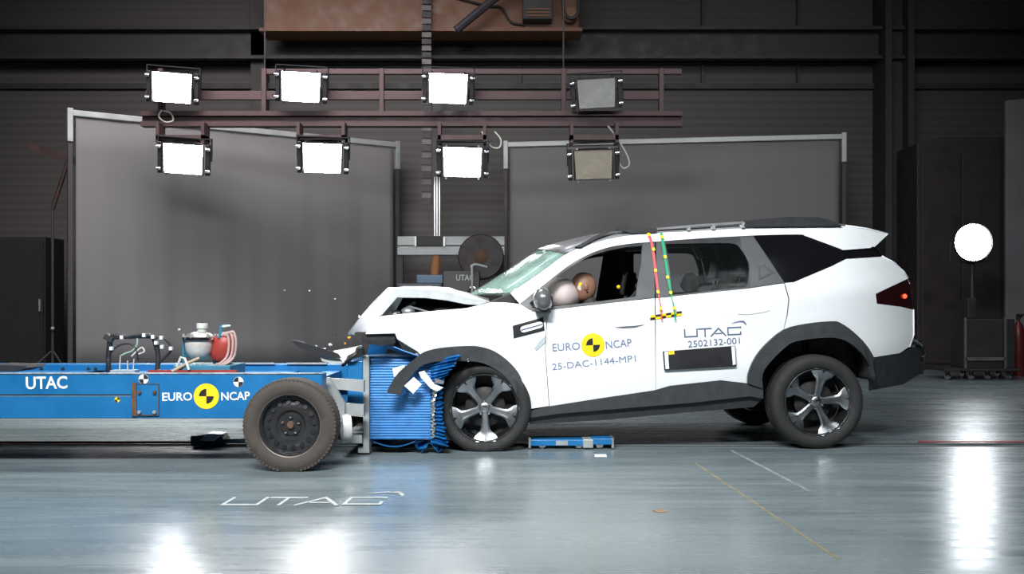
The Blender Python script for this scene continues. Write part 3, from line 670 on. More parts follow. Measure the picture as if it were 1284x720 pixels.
tag(obj('black_flap', MB().prism([P(-10, 466, 7.3), P(18, 466.5, 7.3), P(34, 461.5, 7.3), P(33, 459, 7.3), P(-10, 457.5, 7.3)], (0, .3, 0)), M_black), 'black wedge lying on the trolley between its beams', 'wedge')
# front wheels and rear wheels
WR = .307
wc = P(366.5, 534, 6.6); wc.z = WR-.008
steel_wheel(tr, (wc.x, 6.60, wc.z), (0, -1, 0), WR, .19, .2)
steel_wheel(tr, (wc.x, 8.25, wc.z), (0, 1, 0), WR, .19, .2)
steel_wheel(tr, (-4.9, 6.60, wc.z), (0, -1, 0), WR, .19, .2)
steel_wheel(tr, (-4.9, 8.25, wc.z), (0, 1, 0), WR, .19, .2)
obj('axle', MB().tube([(wc.x, 6.62, wc.z), (wc.x, 8.24, wc.z)], .04), M_dsteel, tr)
obj('axle', MB().tube([(-4.9, 6.62, wc.z), (-4.9, 8.24, wc.z)], .04), M_dsteel, tr)
for x in (wc.x, -4.9):
    for y in (TY+.08, 7.98): obj('axle_mount', MB().box((x-.08, y-.04, wc.z-.03), (x+.08, y+.04, zb+.02)), M_dsteel, tr)
# front frame
BY = 7.3
PX0 = P(455, 0, 7.25).x; PX1 = P(463, 0, 7.25).x
obj('mounting_plate', MB().box((PX0, 7.25, P(0, 562, 7.25).z), (PX1, 8.35, P(0, 446, 7.25).z)), M_steel, tr, bevel=.005)
for y in (7.25, 8.25): obj('plate_foot', MB().box((P(449, 0, 7.25).x, y, P(0, 568, 7.25).z), (PX1, y+.1, P(0, 561, 7.25).z)), M_steel, tr)
for y in (7.05, 7.85):
    obj('support_arm', MB().prism([P(400, 474, y), P(456, 477, y), P(456, 492, y), P(430, 489, y), P(400, 487, y)], (0, .06, 0)), M_steel, tr)
    obj('support_arm', MB().prism([P(418, 505, y), P(456, 508, y), P(456, 523, y), P(418, 520, y)], (0, .06, 0)), M_steel, tr)
obj('gusset', MB().prism([P(400, 474, 7.0), P(413, 474, 7.0), P(432, 505, 7.0), P(432, 530, 7.0), P(424, 530, 7.0), P(418, 505, 7.0)], (0, .05, 0)), M_steel, tr)
obj('front_box', MB().box((P(437, 0, 7.3).x, 7.25, P(0, 520, 7.3).z), (PX0, 8.1, P(0, 452, 7.3).z)), M_blue, tr, bevel=.008)
obj('side_bumper', MB().lathe([(0, -.03), (.09, -.03), (.1, 0), (.09, .03), (0, .03)], P(434, 537, 7.0), (1, .3, 0), 16), mat('white_roller', (.6, .6, .58), .6, 0, .1, 9), tr, smooth=40)
obj('lower_bracket', MB().box((P(430, 0, 7.2).x, 7.2, P(0, 556, 7.2).z), (PX0, 8.0, P(0, 546, 7.2).z)), M_steel, tr)

# deformable barrier: ridged block, crushed pleats, sheets
def ridged(x0, x1, y0, y1, z0, z1, n, amp):
    mb = MB(); rows = []
    for j in range(2*n+1):
        z = z0+(z1-z0)*j/(2*n); a = amp if j % 2 else 0
        rows.append([Vector((x0, y0-a, z)), Vector(((x0+x1)/2, y0-a, z)), Vector((x1, y0-a, z)), Vector((x1+a*.3, (y0+y1)/2, z)), Vector((x1, y1+a, z)), Vector((x0, y1+a, z))])
    for i in range(len(rows)-1): mb.grid([rows[i], rows[i+1]])
    mb.add(rows[-1], [(0, 1, 2, 3, 4, 5)]); mb.add(rows[0], [(5, 4, 3, 2, 1, 0)])
    return mb
bz0, bz1 = P(0, 551, BY).z, P(0, 447, BY).z
bx1 = P(541, 0, BY).x
ba = obj('barrier_block', ridged(PX1, bx1, BY, BY+1.0, bz0, bz1, 31, .0028), M_blueb, tr, label='blue finely ridged crush block')
obj('barrier_top_sheet', MB().box((PX1, BY-.02, bz1), (P(530, 0, BY).x, BY+1.02, bz1+.012)), mat('sheet_pale_blue', (.25, .38, .55), .4, .4, .2, 12), ba)
rows = []
NP = 26
for j in range(NP*2+1):
    t = j/(NP*2); py = 556-(556-452)*t
    pxr = 562-8*math.sin(t*PI)+(16*max(0, (t-.72)/.28)**.7 if t > .72 else 0)+2.5*math.sin(j*2.4)
    a = (.02 if j % 2 else -.012)*(1+.5*math.sin(j*1.7)); row = []
    for i in range(9):
        u = i/8; px = 540+(pxr-540)*u; yy = py-8*u*math.sin((t-.35)*2.2)
        p_ = P(px, yy, BY-.01); p_.y += -a*(.4+.6*u)-.03*u*math.sin(t*9); p_.x += .006*math.sin(j*3.3+i*2); row.append(p_)
    last = row[-1]; row.append(last+Vector((-.015, .1, 0)))
    rows.append(row)
obj('crushed_pleats', MB().grid(rows), M_blueb, tr, solid=.006, label='blue pleats of the crushed barrier front')
fo = MB()
for k in range(46):
    y = 480+68*k/45; c = P(543+1.6*math.sin(k*1.9)+(2 if y < 500 else 0), y, BY-.035)
    fo.cbox(c, (.016+random.random()*.014, .012, .012), Matrix.Rotation(random.random()*3, 3, (random.random(), 1, random.random())))
obj('torn_foil_edge', fo, M_foil, tr, label='silvery torn foil line down the barrier', kind='stuff')
sg = MB(); rows = []
for i in range(13):
    u = i/12; px = 463+(525-463)*u; py = 552+9*math.sin(u*PI); rows.append([P(px, py, BY+.02), P(px, py+1.5, BY+.02)+Vector((0, .9, 0))])
obj('sagging_sheet', MB().grid(rows), M_blueb, tr, solid=.006)
rows = []
for j in range(7):
    row = []
    for i in range(9):
        px = 522+4*i+random.uniform(-2, 2); py = 552+16*(j/6)*(.6+.4*math.sin(i*1.1))+random.uniform(-1, 1)
        p_ = P(px, py, BY+.05+random.uniform(-.05, .05)); p_.z = max(p_.z, .01); row.append(p_)
    rows.append(row)
obj('crumpled_skirt', MB().grid(rows), M_blueb, tr, solid=.006)
obj('torn_sheet', mapped([(461, 447), (464, 430), (478, 424), (489, 428), (482, 447)], lambda x, y: P(x, y, 7.3+.004*(x-461)), 8), M_blueb, tr, solid=.006)
obj('torn_sheet', MB().grid([[P(478, 428, 7.2), P(480, 433, 7.3)], [P(490, 434, 7.2), P(491, 439, 7.3)], [P(505, 440, 7.2), P(505, 445, 7.3)], [P(525, 447, 7.2), P(525, 450, 7.3)]]), M_blueb, tr, solid=.006)

# equipment riding on the trolley
tn = thing('pressure_vessel', 'steel bowl shaped pressure vessel with a pale neck cap on the trolley', 'vessel', P(250, 456, 7.1))
vc = P(250, 424, 7.1); S = 7.1/F
obj('bowl', MB().lathe([(0, -28*S), (6*S, -27.5*S), (12*S, -24*S), (16*S, -17*S), (17.5*S, -9*S), (18*S, 0), (17*S, .01), (0, .01)], vc, (0, 0, 1), 32), mat('brushed_vessel', (.66, .62, .56), .3, .25, .1, 8), tn, smooth=40)
obj('flange', MB().lathe([(17*S, -.012), (20.5*S, -.012), (20.5*S, .008), (17*S, .008)], vc, (0, 0, 1), 32, closed=True), M_chrome, tn, smooth=40)
obj('lid', MB().lathe([(18*S, .008), (14*S, .03), (8*S, .042), (0, .045)], vc, (0, 0, 1), 32), mat('lid_steel', (.6, .58, .56), .3, .8, .1, 8), tn, smooth=40)
obj('neck', MB().lathe([(5.8*S, .03), (5.8*S, 11*S), (7*S, 12*S), (7*S, 17.5*S), (6.4*S, 18.5*S), (0, 18.5*S)], vc+Vector((.02, 0, 0)), (0, 0, 1), 20), mat('pale_cap', (.5, .53, .47), .5, 0, .1, 8), tn, smooth=40)
for k in range(6):
    a = k*PI/3+.3; obj('flange_bolt', MB().lathe([(0, .03), (.009, .03), (.009, 0)], vc+Vector((math.cos(a)*19*S, math.sin(a)*19*S, 0)), (0, 0, 1), 8), M_steel, tn)
M_teal = mat('teal_frame', (.03, .17, .25), .5, 0, .1, 8)
for x, y, Yq in ((230, 425, 7.1), (270, 421, 7.1), (233, 440, 7.22), (268, 440, 7.22)): obj('cradle_post', MB().tube([P(x, y, Yq), P(x, 458, Yq)], .008), M_teal, tn)
obj('base', MB().box((P(226, 0, 7.1).x, 6.95, zt-.05), (P(296, 0, 7.1).x, 7.35, P(0, 457, 7.1).z)), mat('teal_frame', (.03, .17, .25)), tn, bevel=.005)
obj('pipe', MB().tube([P(250, 449, 6.98), P(234, 456, 6.95), P(216, 466, 6.93)], .011), M_beige, tn)
obj('pipe', MB().tube([P(222, 460, 6.95), P(227, 448, 6.95), P(232, 450, 6.95), P(237, 464, 6.92)], .009), M_wire, tn)
rt_ = thing('red_canister', 'red canister strapped in pale hoses beside the steel vessel', 'canister', P(282, 458, 7.12))
cc = P(281, 437, 7.12)
obj('tank', MB().lathe([(0, -.11), (.05, -.105), (.075, -.08), (.085, -.04), (.085, .04), (.075, .08), (.05, .105), (0, .11)], cc, (.25, 0, 1), 24), M_red, rt_, smooth=40)
for k, dx in enumerate((285, 290, 294)):
    obj('hose', MB().tube(smoothline([P(dx-12, 421, 7.05), P(dx-2, 418-k, 7.05), P(dx+2, 428, 7.05), P(dx, 446, 7.05), P(dx-8, 455, 7.02), P(dx-18, 459, 7.02)]), .009), mat('pinkish_hose', (.45, .3, .27), .5, 0, .15, 9), rt_)
obj('valve', MB().tube(smoothline([P(274, 424, 7.05), P(277, 417, 7.05), P(277, 411, 7.05), P(281, 409, 7.05), P(288, 409.5, 7.05)]), .012), mat('teal_frame', (.03, .17, .25)), rt_)
obj('valve_lever', MB().tube([P(279, 410, 7.04), P(289, 408.5, 7.04)], .008), M_wire, rt_)
obj('stand', MB().box(P(272, 459, 7.05)+Vector((0, 0, -.03)), P(292, 455, 7.2)), M_dsteel, rt_)
rp = tag(obj('tray', MB().box((P(190, 0, 7.0).x, 6.93, zt-.05), (P(300, 0, 7.0).x, 6.945, zt+.015)), M_red), 'thin red edged tray on the trolley under the vessel', 'tray')
cg = thing('cable_gantry', 'black arch of taped cables standing on the trolley', 'cable bundle', P(165, 466, 7.05))
Yg = 7.05
for k in range(4):
    j = lambda: random.uniform(-1.3, 1.3)
    obj('cable', MB().tube(smoothline([P(136+j(), 467, Yg), P(137+j(), 450+j(), Yg), P(138+j(), 432+j(), Yg+.02*k), P(141+j(), 423+j(), Yg), P(160+j(), 422.5+j(), Yg), P(180+j(), 421+j(), Yg+.02*k), P(192+j(), 424+j(), Yg), P(197+j(), 436+j(), Yg), P(198+j(), 450+j(), Yg), P(197+j(), 466, Yg)]), .015, 7), M_cable, cg, smooth=True)
obj('cable', MB().tube(smoothline([P(195, 423, Yg), P(205, 424, Yg), P(213, 432, Yg), P(214, 440, Yg), P(206, 449, Yg), P(200, 455, Yg)]), .009, 7), M_cable, cg, smooth=True)
obj('cable', MB().tube(smoothline([P(138, 443, Yg), P(148, 434, Yg), P(160, 431, Yg), P(170, 436, Yg), P(173, 452, Yg)]), .007, 7), M_cable, cg, smooth=True)
for x, y in ((153, 423), (181, 420.5), (192, 422.5), (202.5, 423.5), (203.5, 435), (140, 437), (214.5, 437), (196, 430), (199, 466)): obj('tape_band', MB().cbox(P(x, y, Yg-.02), (.02, .03, .024)), M_wt, cg)
obj('corner_clamp', MB().cbox(P(137, 424, Yg), (.06, .05, .04), Matrix.Rotation(.5, 3, 'Y')), M_black, cg)
obj('sensor_wire', MB().tube(smoothline([P(152, 446, Yg), P(158, 443, Yg), P(166, 440, Yg), P(172, 432, Yg), P(172, 424, Yg)]), .006), mat('green_grey_wire', (.3, .42, .33), .5, 0, .1, 9), cg)
obj('sensor_wire', MB().tube(smoothline([P(165, 447, Yg), P(172, 440, Yg), P(178, 436, Yg), P(181, 441, Yg), P(174, 444, Yg)]), .006), M_wire, cg)
for a, b in (((150, 464), (151, 446)), ((160, 464), (160, 452)), ((167, 464), (168, 450))): obj('frame_wire', MB().tube([P(*a, Yg), P(*b, Yg)], .004), M_wire, cg)
obj('base_block', MB().box(P(138, 468, Yg-.04), P(175, 463.5, Yg+.05)), mat('pale_plate', (.35, .4, .45), .5, .2, .2, 9), cg)

# ================================================================ CAR
TH = math.atan(.0484); ORG = Vector((-.21, 7.41, 0)); DV = Vector((math.cos(TH), math.sin(TH), 0)); NV = Vector((-math.sin(TH), math.cos(TH), 0))
CW = 1.81
def CP(s, v, z): return ORG+DV*s+NV*v+Vector((0, 0, z))
def SV(p):
    d = Vector(p)-ORG; return d.dot(DV), d.dot(NV), p[2]
def interp(x, tab):
    if x <= tab[0][0]: return tab[0][1]
    for (a, b), (c, d) in zip(tab[:-1], tab[1:]):
        if x <= c:
            t = (x-a)/(c-a); t = t*t*(3-2*t)*.35+t*.65; return b+(d-b)*t
    return tab[-1][1]
PROF = [(-.95, .08), (-.75, .045), (-.55, .012), (-.38, .012), (-.2, .006), (-.09, .0), (-.02, .02), (.0, .035), (.06, .05), (.2, .098), (.35, .155), (.45, .205), (.52, .27), (.6, .36)]
_raw = [interp(-1.1+i*.005, PROF) for i in range(360)]
_sm = [sum(_raw[max(0, min(359, i+k))]*math.exp(-(k/7)**2) for k in range(-18, 19))/sum(math.exp(-(k/7)**2) for k in range(-18, 19)) for i in range(360)]
def prof(t):
    u = max(0, min(358.999, (t+1.1)/.005)); i = int(u); return _sm[i]+(_sm[i+1]-_sm[i])*(u-i)
def vfun(s, z, flare=True):
    t = z-(1.058+(s-.49)*.099)
    v = prof(t)
    if s > 2.45: v += ((s-2.45)/.62)**2*.17
    if s < .1 and flare: v -= .36*((.1-s)/1.0)**1.4
    if s < .1 and not flare: v += .10*((.1-s)/1.0)**1.5
    if s < 1.0 and t > 0: v += .05*(1-s)*min(1, t/.3)
    return v
def S(px, py, off=0.0):
    a = (px-CX)/F; b = -(py-HZ)/F; v = off
    for _ in range(10):
        Y = (v+ORG.x*NV.x+ORG.y*NV.y)/(a*NV.x+NV.y); p = Vector((a*Y, Y, CH+b*Y)); s, _v, z = SV(p); v = vfun(s, z)+off
    return p
def SO(off): return lambda x, y: S(x, y, off)
def SF(off): return lambda x, y: S(x, y, -.0035-off)
def farside(p):
    s, v, z = SV(p); base = vfun(s, z); off = v-base
    return CP(s, CW-(vfun(s, z, False)+off), z)
car = thing('car', 'white crashed family car with crumpled nose against the blue barrier', 'car', (.9, 8.35, 0))
def thick(mb, d):
    ed = {}
    for f in mb.f:
        for a, b in zip(f, f[1:]+f[:1]):
            if (b, a) in ed: del ed[(b, a)]
            else: ed[(a, b)] = 1
    n = len(mb.v); fs = list(mb.f); mb.v += [v+d for v in mb.v[:n]]
    mb.f += [tuple(i+n for i in f)[::-1] for f in fs]+[(b, a, a+n, b+n) for a, b in ed]
def panel(name, poly, m, off=0.0, step=10, holes=(), solid=.012, parent=None, label=None, far=True, soff=-1, farname=None):
    mb = mapped(poly, SO(off), step, holes)
    if solid: thick(mb, NV*solid)
    o = obj(name, mb, m, parent or car, smooth=40, label=label)
    if far:
        fm = MB(); fm.v = [farside(v) for v in mb.v]; fm.f = [f[::-1] for f in mb.f]
        obj(name, fm, m, parent or car, smooth=40, label=label)
    return o
sm = lambda pts, k=3: [tuple(p) for p in smoothline(pts, k)]
CANT_LO = sm([(651.8, 381), (687, 353), (720, 328.5), (753, 313), (786, 306), (829, 302.5), (880, 298.8), (945, 295.3), (1000, 294), (1009, 295.5)])
CANT_UP = sm([(640, 367.5), (675, 344), (711, 318), (741.5, 306), (772, 298), (812, 293), (876, 289.5), (944, 285.5), (1012, 283), (1060, 283.8)])
ARCHR_O = sm([(938, 481), (938.6, 469), (946, 450.7), (959, 433.5), (983, 413.7), (1012, 406), (1043.6, 403), (1054, 405), (1070, 416), (1086, 432), (1096, 448)])
ARCHR_I = sm([(956.5, 487), (956.5, 469), (967, 453), (985.5, 435), (998.7, 428), (1027.7, 424), (1049, 424), (1064.7, 429.6), (1080.5, 443), (1091, 461), (1092, 480)])
ARCHF_O = sm([(485, 493), (488.5, 484), (500, 467), (519, 451), (531, 442), (552, 436.5), (585, 434), (602, 435), (620.6, 441), (639.5, 455), (652.5, 472), (658, 493), (664, 516)])
ARCHF_I = sm([(502.6, 495.5), (507, 484), (521.5, 465), (538, 455), (571, 453), (599, 454), (618, 461), (635, 474), (646.6, 493), (656, 516)])
arc_r_door = [p for p in ARCHR_O if p[0] <= 984]; arc_r_q = [p for p in ARCHR_O if p[0] >= 983]
arc_f_fend = [p for p in ARCHF_O if p[0] >= 524]
# roof side frame (A pillar and cant rail), quarter panel
panel('roof_side_frame', CANT_UP+[(1090, 309), (1091, 311), (1057, 313.7), (1053.5, 312)]+CANT_LO[::-1], M_white)
qp = [(984.5, 355), (995.7, 354), (1043, 334), (1061, 325), (1106, 322), (1120.8, 330), (1132.6, 341), (1138.5, 349.5), (1098, 368.5), (1099.5, 381), (1130, 385), (1145, 388.5), (1145.3, 419), (1140, 435), (1128, 443), (1096, 448)]
panel('quarter_panel', qp+arc_r_q[::-1]+[(988, 395), (990, 375)], M_white)
# doors
panel('front_door', [(690, 388), (750, 381.6), (821, 374.2), (822, 489.3), (751, 500), (689, 509.5), (687, 480), (684, 440), (686, 405)], M_white, label='white front door with lettering')
panel('rear_door', [(822.4, 374), (880, 367.5), (940, 361.8), (983, 355.5), (988.5, 375), (986.5, 395), (982.5, 413)]+arc_r_door[::-1]+[(904, 477), (840, 484), (822.4, 488.9)], M_white, label='white rear door with lettering and a black plate')
# door window frames
FW = sm([(664, 380.5), (688, 355.6), (711, 338), (734, 324), (758, 315.5), (786, 310), (805, 308.4)])+[(803, 331), (797, 372), (744, 379), (694, 384.5), (668, 386)]
RW = [(834.7, 306), (899.6, 304.8)]+sm([(899.6, 304.8), (921, 306), (929, 313), (938.6, 331), (938, 354)])+[(935, 360), (843, 370), (840, 340)]
panel('front_window_frame', CANT_LO[:CANT_LO.index(min(CANT_LO, key=lambda p: abs(p[0]-820)))+1]+[(821, 374), (803, 376), (692, 388.5), (671, 391), (660, 386)], M_frame, -.002, 8, [FW], .02)
panel('rear_window_frame', [(822.5, 303.1), (880, 299.2), (928, 296.4), (944.5, 295.5), (984, 355), (940, 361.8), (822.5, 374)], M_frame, -.002, 8, [RW], .02)
panel('pillar_cover', [(806, 305.5), (821, 304.2), (820.5, 373.5), (798.5, 375.5), (804.5, 331)], M_pillar, -.008, 10, solid=.006)
panel('pillar_cover', [(823, 304), (834, 303.5), (840, 340), (842.5, 371.5), (823, 373.5)], M_pillar, -.008, 10, solid=.006)
panel('pillar_cover', [(928, 297.5), (944, 296.5), (983, 354.5), (941, 360.5), (939.5, 331), (930, 312)], M_pillar, -.008, 10, solid=.006)
panel('triangle_badge', [(952, 330.5), (959, 329), (971, 342), (951.5, 351)], M_frame, -.013, 10, [[(954, 333), (958.5, 332), (966, 341.5), (953.5, 347.5)]], .006)
panel('quarter_glass', [(942, 294), (1000, 292.5), (1010, 294), (1057, 311), (1062, 326), (1044, 336), (996, 357), (982, 358)], M_dglass, .016, 10, solid=.006, label='black tinted rear side glass')
panel('rear_side_strip', [(1055, 313), (1092, 310), (1099, 307.5), (1109, 323), (1060, 326)], M_dglass, .018, 8, solid=.006)
M_clear = mat('clear_glass', (.02, .025, .025), .02, 0, alpha=.10, spec=.06)
panel('rear_door_glass', RW, M_clear, .012, 12, solid=.004)
# spoiler sides
panel('spoiler', [(1060, 283.8), (1088, 288), (1112.5, 293.7), (1095, 309), (1091, 311)], M_white, .0, 8, label='white roof spoiler')
# tail lamp
tl = panel('tail_lamp', [(1138.5, 350.5), (1099, 369), (1100, 380.6), (1130, 384.6), (1144.5, 388), (1143, 365)], mat('tail_lamp_dark', (.02, .004, .005), .1, 0, .05, 5), .004, 7, solid=.02, label='dark red tail lamp')
obj('glowing_bulb', MB().sphere(S(1134.5, 371.6, -.004), .018, 12, 8), mat('tail_lamp_lit', (.8, .05, .02), .3, 0, emit=(1, .06, .02), es=3.0), car, smooth=True, label='small glowing red tail bulb')
# sills and arches
SILL = [(663, 516), (690, 509.5), (751, 500), (820.6, 489.7), (840, 484), (904, 477), (939, 481)]
panel('sill_cladding', SILL+[(957, 487), (957, 500), (940, 497), (870, 505), (760, 514), (700, 519), (666, 524)], M_clad, -.012, 10, solid=.02)
panel('lower_sill', [(666, 523), (700, 518), (760, 513), (870, 504), (940, 496), (957, 499.5), (945, 510.5), (870.6, 516.5), (759.5, 526.7), (690, 531), (664, 532)], M_black, .02, 10, solid=.02)
panel('wheel_arch_trim', ARCHR_O+ARCHR_I[::-1], M_clad, -.03, 9, solid=.05)
panel('rear_bumper', [(1096, 448), (1128, 443.5), (1146, 436.5), (1158, 432), (1160, 443), (1154, 469), (1133, 482), (1091, 490), (1092, 470), (1091, 458)], M_black, -.004, 5, solid=.03)
# front arch trim only near side is torn outward
panel('wheel_arch_trim', ARCHF_O+ARCHF_I[::-1], M_clad, -.03, 9, solid=.05, far=False, label='grey arch trim torn forward over the barrier')
# front fender
FEND = [(458, 419), (474, 397), (514.4, 392.6), (585, 386.5), (616, 379), (634, 379.5), (652, 381.5), (668, 391), (688, 389.5), (685, 405), (683.3, 440), (686.2, 480), (688.3, 509.2), (664, 513)]+arc_f_fend[::-1]+[(524, 441), (498, 425), (495.5, 418)]
panel('front_fender', FEND, M_white, -.002, 9, label='white crumpled front fender')
panel('crease_shade', [(670, 437), (676, 428), (684, 421), (683.5, 430), (672, 440)], mat('crease_shade_grey', (.45, .5, .52), .4, 0, .1, 9), -.008, 5, solid=.004, far=False)  # flat grey patch paints the shade of a crumple
# fender sticker
bd = panel('fender_sticker', [(643, 408.7), (681, 398), (683, 414.6), (644, 424.5)], M_blk, -.006, 8, solid=.002, far=False, label='black sticker with a white double bar')
ob = lambda poly, m, nm, off, lb=None: obj(nm, mapped(poly, SF(off), 7), m, car, label=lb)
def pill(a, b, r, n=6):
    a = Vector(a); b = Vector(b); d = (b-a).normalized(); ang = math.degrees(math.atan2(-d.y, d.x)); out = []
    for i in range(n+1):
        t = math.radians(ang-90+180*i/n); out.append((b.x+r*math.cos(t), b.y-r*math.sin(t)))
    for i in range(n+1):
        t = math.radians(ang+90+180*i/n); out.append((a.x+r*math.cos(t), a.y-r*math.sin(t)))
    return out
ob(pill((656.5, 413), (677, 407.3), 4.0), M_wt, 'sticker_bar', .0055); ob(pill((654, 414), (680, 406.8), .8), M_ink, 'sticker_line', .0075)
# door lettering and marks
ob2 = lambda *a, **k: obj('lettering', textpanel(*a, **{q: v for q, v in k.items() if q != 'm' and q != 'lb'}), k['m'], car, label=k['lb'])
ob2('EURO', (693, 440.8), (727.5, 438.6), 9.6, SF(0), .005, m=M_ink2, lb='pale blue EURO lettering')
ob2('NCAP', (760, 437.6), (792.5, 434.2), 9.6, SF(0), .005, m=M_ink2, lb='pale blue NCAP lettering')
ob2('25-DAC-1144-MP1', (692.8, 464.3), (797.5, 453.4), 8.2, SF(0), .0, m=M_ink2, lb='pale blue test number on the front door')
ob2('2502132-001', (863, 435.8), (928, 431), 8.0, SF(0), .0, m=M_ink, lb='blue grey test number on the rear door')
obj('door_logo', logo_mesh((858, 423.4), (930, 420.0), 10.6, SF(0)), M_ink, car, label='dark blue UTAC logo on the rear door')
logo_target(car, (743.6, 432.8), 14.8, SF, 4)
obj('number_plate', mapped([(831.5, 441), (922, 433.8), (923.5, 459.5), (833.5, 464.6)], SO(-.022), 10), M_blk, car, solid=.016, label='black plate on the rear door')
obj('plate_end', mapped([(833, 441.5), (837.6, 441), (839, 462.6), (834.6, 463)], SO(-.0245), 10), M_wt, car)
obj('plate_end', mapped([(917, 434.6), (921.3, 434.3), (922.6, 457), (919, 458)], SO(-.0245), 10), M_wt, car)
obj('plate_label', mapped([(838, 440.7), (845.5, 440), (845.7, 444.4), (838.4, 445)], SO(-.0245), 10), M_yel, car)
for r in range(2):
    for k in range(6):
        x = 815.3+k*6.6; y = 395.8-k*.95+r*2.9
        obj('tape_square', mapped([(x, y), (x+6.6, y-.95), (x+6.6, y+1.95), (x, y+2.9)], SF(.001), 7), M_blk if ((k+r) % 2 == 1 and k % 2 == (1 if r == 0 else 0)) else M_yel, car)
for m, pts, yl in ((M_redtape, [(813.5, 293), (818.5, 312), (822.5, 345), (825.5, 367), (828.5, 385), (830, 402)], [(813.5, 294), (819.5, 312.5), (822, 339), (825, 366), (828.5, 387)]), (M_grntape, [(829, 292), (833, 315), (836.5, 340), (841, 366), (845, 385), (847, 402)], [(830.5, 297), (834, 322), (837, 347.5), (841, 367), (845.5, 386.5)])):
    L_ = []; R_ = []
    for i, (x, y) in enumerate(smoothline(pts, 4)):
        wdt = 1.6 if i < 12 else .8; L_.append(S(x-wdt, y, -.022)); R_.append(S(x+wdt, y, -.022))
    tp = obj('marker_tape', MB().grid([L_, R_]), m, car, solid=.003, label='red tape strip' if m is M_redtape else 'green tape strip')
    for x, y in yl: obj('tape_marker', mapped([(x-2.2, y-1.6), (x+1.4, y-2.2), (x+2.4, y+1.4), (x-1.2, y+2)], SO(-.028), 6), M_yel, tp, solid=.003)
obj('door_handle', mapped([(771, 410.4), (782, 411.4), (796, 410.6), (807.6, 407.2), (796, 408.6), (784, 409.3)], SF(.002), 7), mat('handle_shadow_grey', (.12, .13, .15), .4, 0, .1, 9), car, solid=.004, label='dark painted shade line of the front door handle recess')  # thin dark strip paints the shade in the handle recess
obj('door_handle', mapped([(925, 394), (938, 394.6), (958, 391.5), (966, 389), (958, 390), (940, 392.6)], SF(.002), 7), M_wt, car, solid=.004)
# door mirror
mc = S(681, 375.5, -.13)
mr_ = obj('door_mirror', MB().sphere(mc, (.075, .1, .088), 20, 12, Matrix.Rotation(-.15, 3, 'Y')), mat('mirror_housing', (.16, .165, .17), .22, .4, .1, 8, coat=.5), car, smooth=True, label='glossy grey door mirror')
obj('mirror_arm', MB().tube([mc+Vector((.0, .04, -.06)), S(684, 388, -.01)], [.035, .028], 10), M_black, mr_)
obj('mirror_base', MB().cbox(mc+Vector((0, .02, -.085)), (.12, .1, .03)), M_black, mr_, bevel=.01)
fm_ = farside(S(681, 375.5, -.13))
obj('door_mirror', MB().sphere(fm_, (.075, .1, .088), 16, 10), MATS['mirror_housing'], car, smooth=True)
# roof loft
def loft(pts, bow, crown, nlat=14, v_extra=0):
    rows = []
    for i, (px, py) in enumerate(pts):
        s, v, z = SV(S(px, py)); b = bow(i/(len(pts)-1)); cr = crown(i/(len(pts)-1)); row = []
        vf = CW-vfun(s, z, False)
        for k in range(nlat+1):
            q_ = k/nlat; h = 4*q_*(1-q_)
            h = h**.75
            row.append(CP(s-b*h, v+(vf-v)*q_, z+cr*h))
        rows.append(row)
    return MB().grid(rows)
ROOF = [p for p in CANT_UP if p[0] >= 711]
obj('roof', loft(ROOF, lambda u: .16*(1-u)**2-.06*u*u, lambda u: .065-.02*u), M_roof, car, smooth=True, solid=.01)
WS = [p for p in CANT_UP if p[0] <= 714]
wsm = mat('windscreen_glass', (.34, .52, .46), .1, 0, .3, 7, alpha=.5)
obj('windscreen', loft(WS, lambda u: .3-.14*u, lambda u: .0+.065*u), wsm, car, smooth=True, solid=.006, label='shattered greenish windscreen')
obj('windscreen_header', loft([(708, 319.8), (713, 317)], lambda u: .165, lambda u: .07), M_frame, car, solid=.008)
# roof rails
def rail_part(name, poly, m, off):
    mb = mapped(poly, lambda x, y: S(x, y, off), 8); thick(mb, NV*.045)
    o = obj(name, mb, m, car, smooth=40); fm = MB(); fm.v = [farside(v) for v in mb.v]; fm.f = [f[::-1] for f in mb.f]; obj(name, fm, m, car, smooth=40)
rail_part('roof_rail', [(721, 309.6), (768.6, 284), (787.5, 282.4), (793, 286.5), (824, 286.5), (824, 291), (792, 292.5), (772, 287.5), (728, 310)], M_black, -.03)
rail_part('roof_rail', [(824, 285.8), (880, 281), (933, 277.6), (933, 280.4), (880, 284), (824, 288.6)], mat('silver_rail', (.4, .41, .42), .35, .6, .1, 8), -.03)
rail_part('roof_rail', [(933, 277), (987, 272), (1026, 272.4), (1040.5, 275.5), (1056, 283), (933, 284.5)], M_black, -.03)
for x in (862, 893, 930): rail_part('rail_foot', [(x, 283-(x-862)*.06), (x+4, 283-(x-862)*.06), (x+4, 289-(x-862)*.05), (x, 289-(x-862)*.05)], M_steel, -.03)
# rear end
def rearloft(pts, bow): return loft(pts, lambda u: -bow, lambda u: 0)
obj('spoiler_deck', loft([(1060, 283.8), (1088, 288), (1112.5, 293.7), (1095, 309)], lambda u: -.08, lambda u: .03), M_white, car, smooth=40, solid=.01)
obj('rear_window', rearloft([(1097, 309.5), (1107, 322)], .1), M_dglass, car, solid=.008)
obj('tailgate', rearloft([(1106, 322), (1120.8, 330), (1132.6, 341), (1138.5, 349.5)], .03), M_white, car, smooth=40, solid=.01)
obj('tailgate_lamp_band', rearloft([(1138.5, 350), (1142.5, 365), (1144.5, 388)], .03), MATS['tail_lamp_dark'], car, smooth=40, solid=.01)
obj('tailgate_lower', rearloft([(1144.8, 388.3), (1145.3, 419), (1140, 435)], .03), M_white, car, smooth=40, solid=.01)
obj('rear_bumper_face', rearloft([(1144, 437), (1158, 432.3), (1160, 443), (1154, 469)], .0), M_black, car, smooth=40, solid=.02)
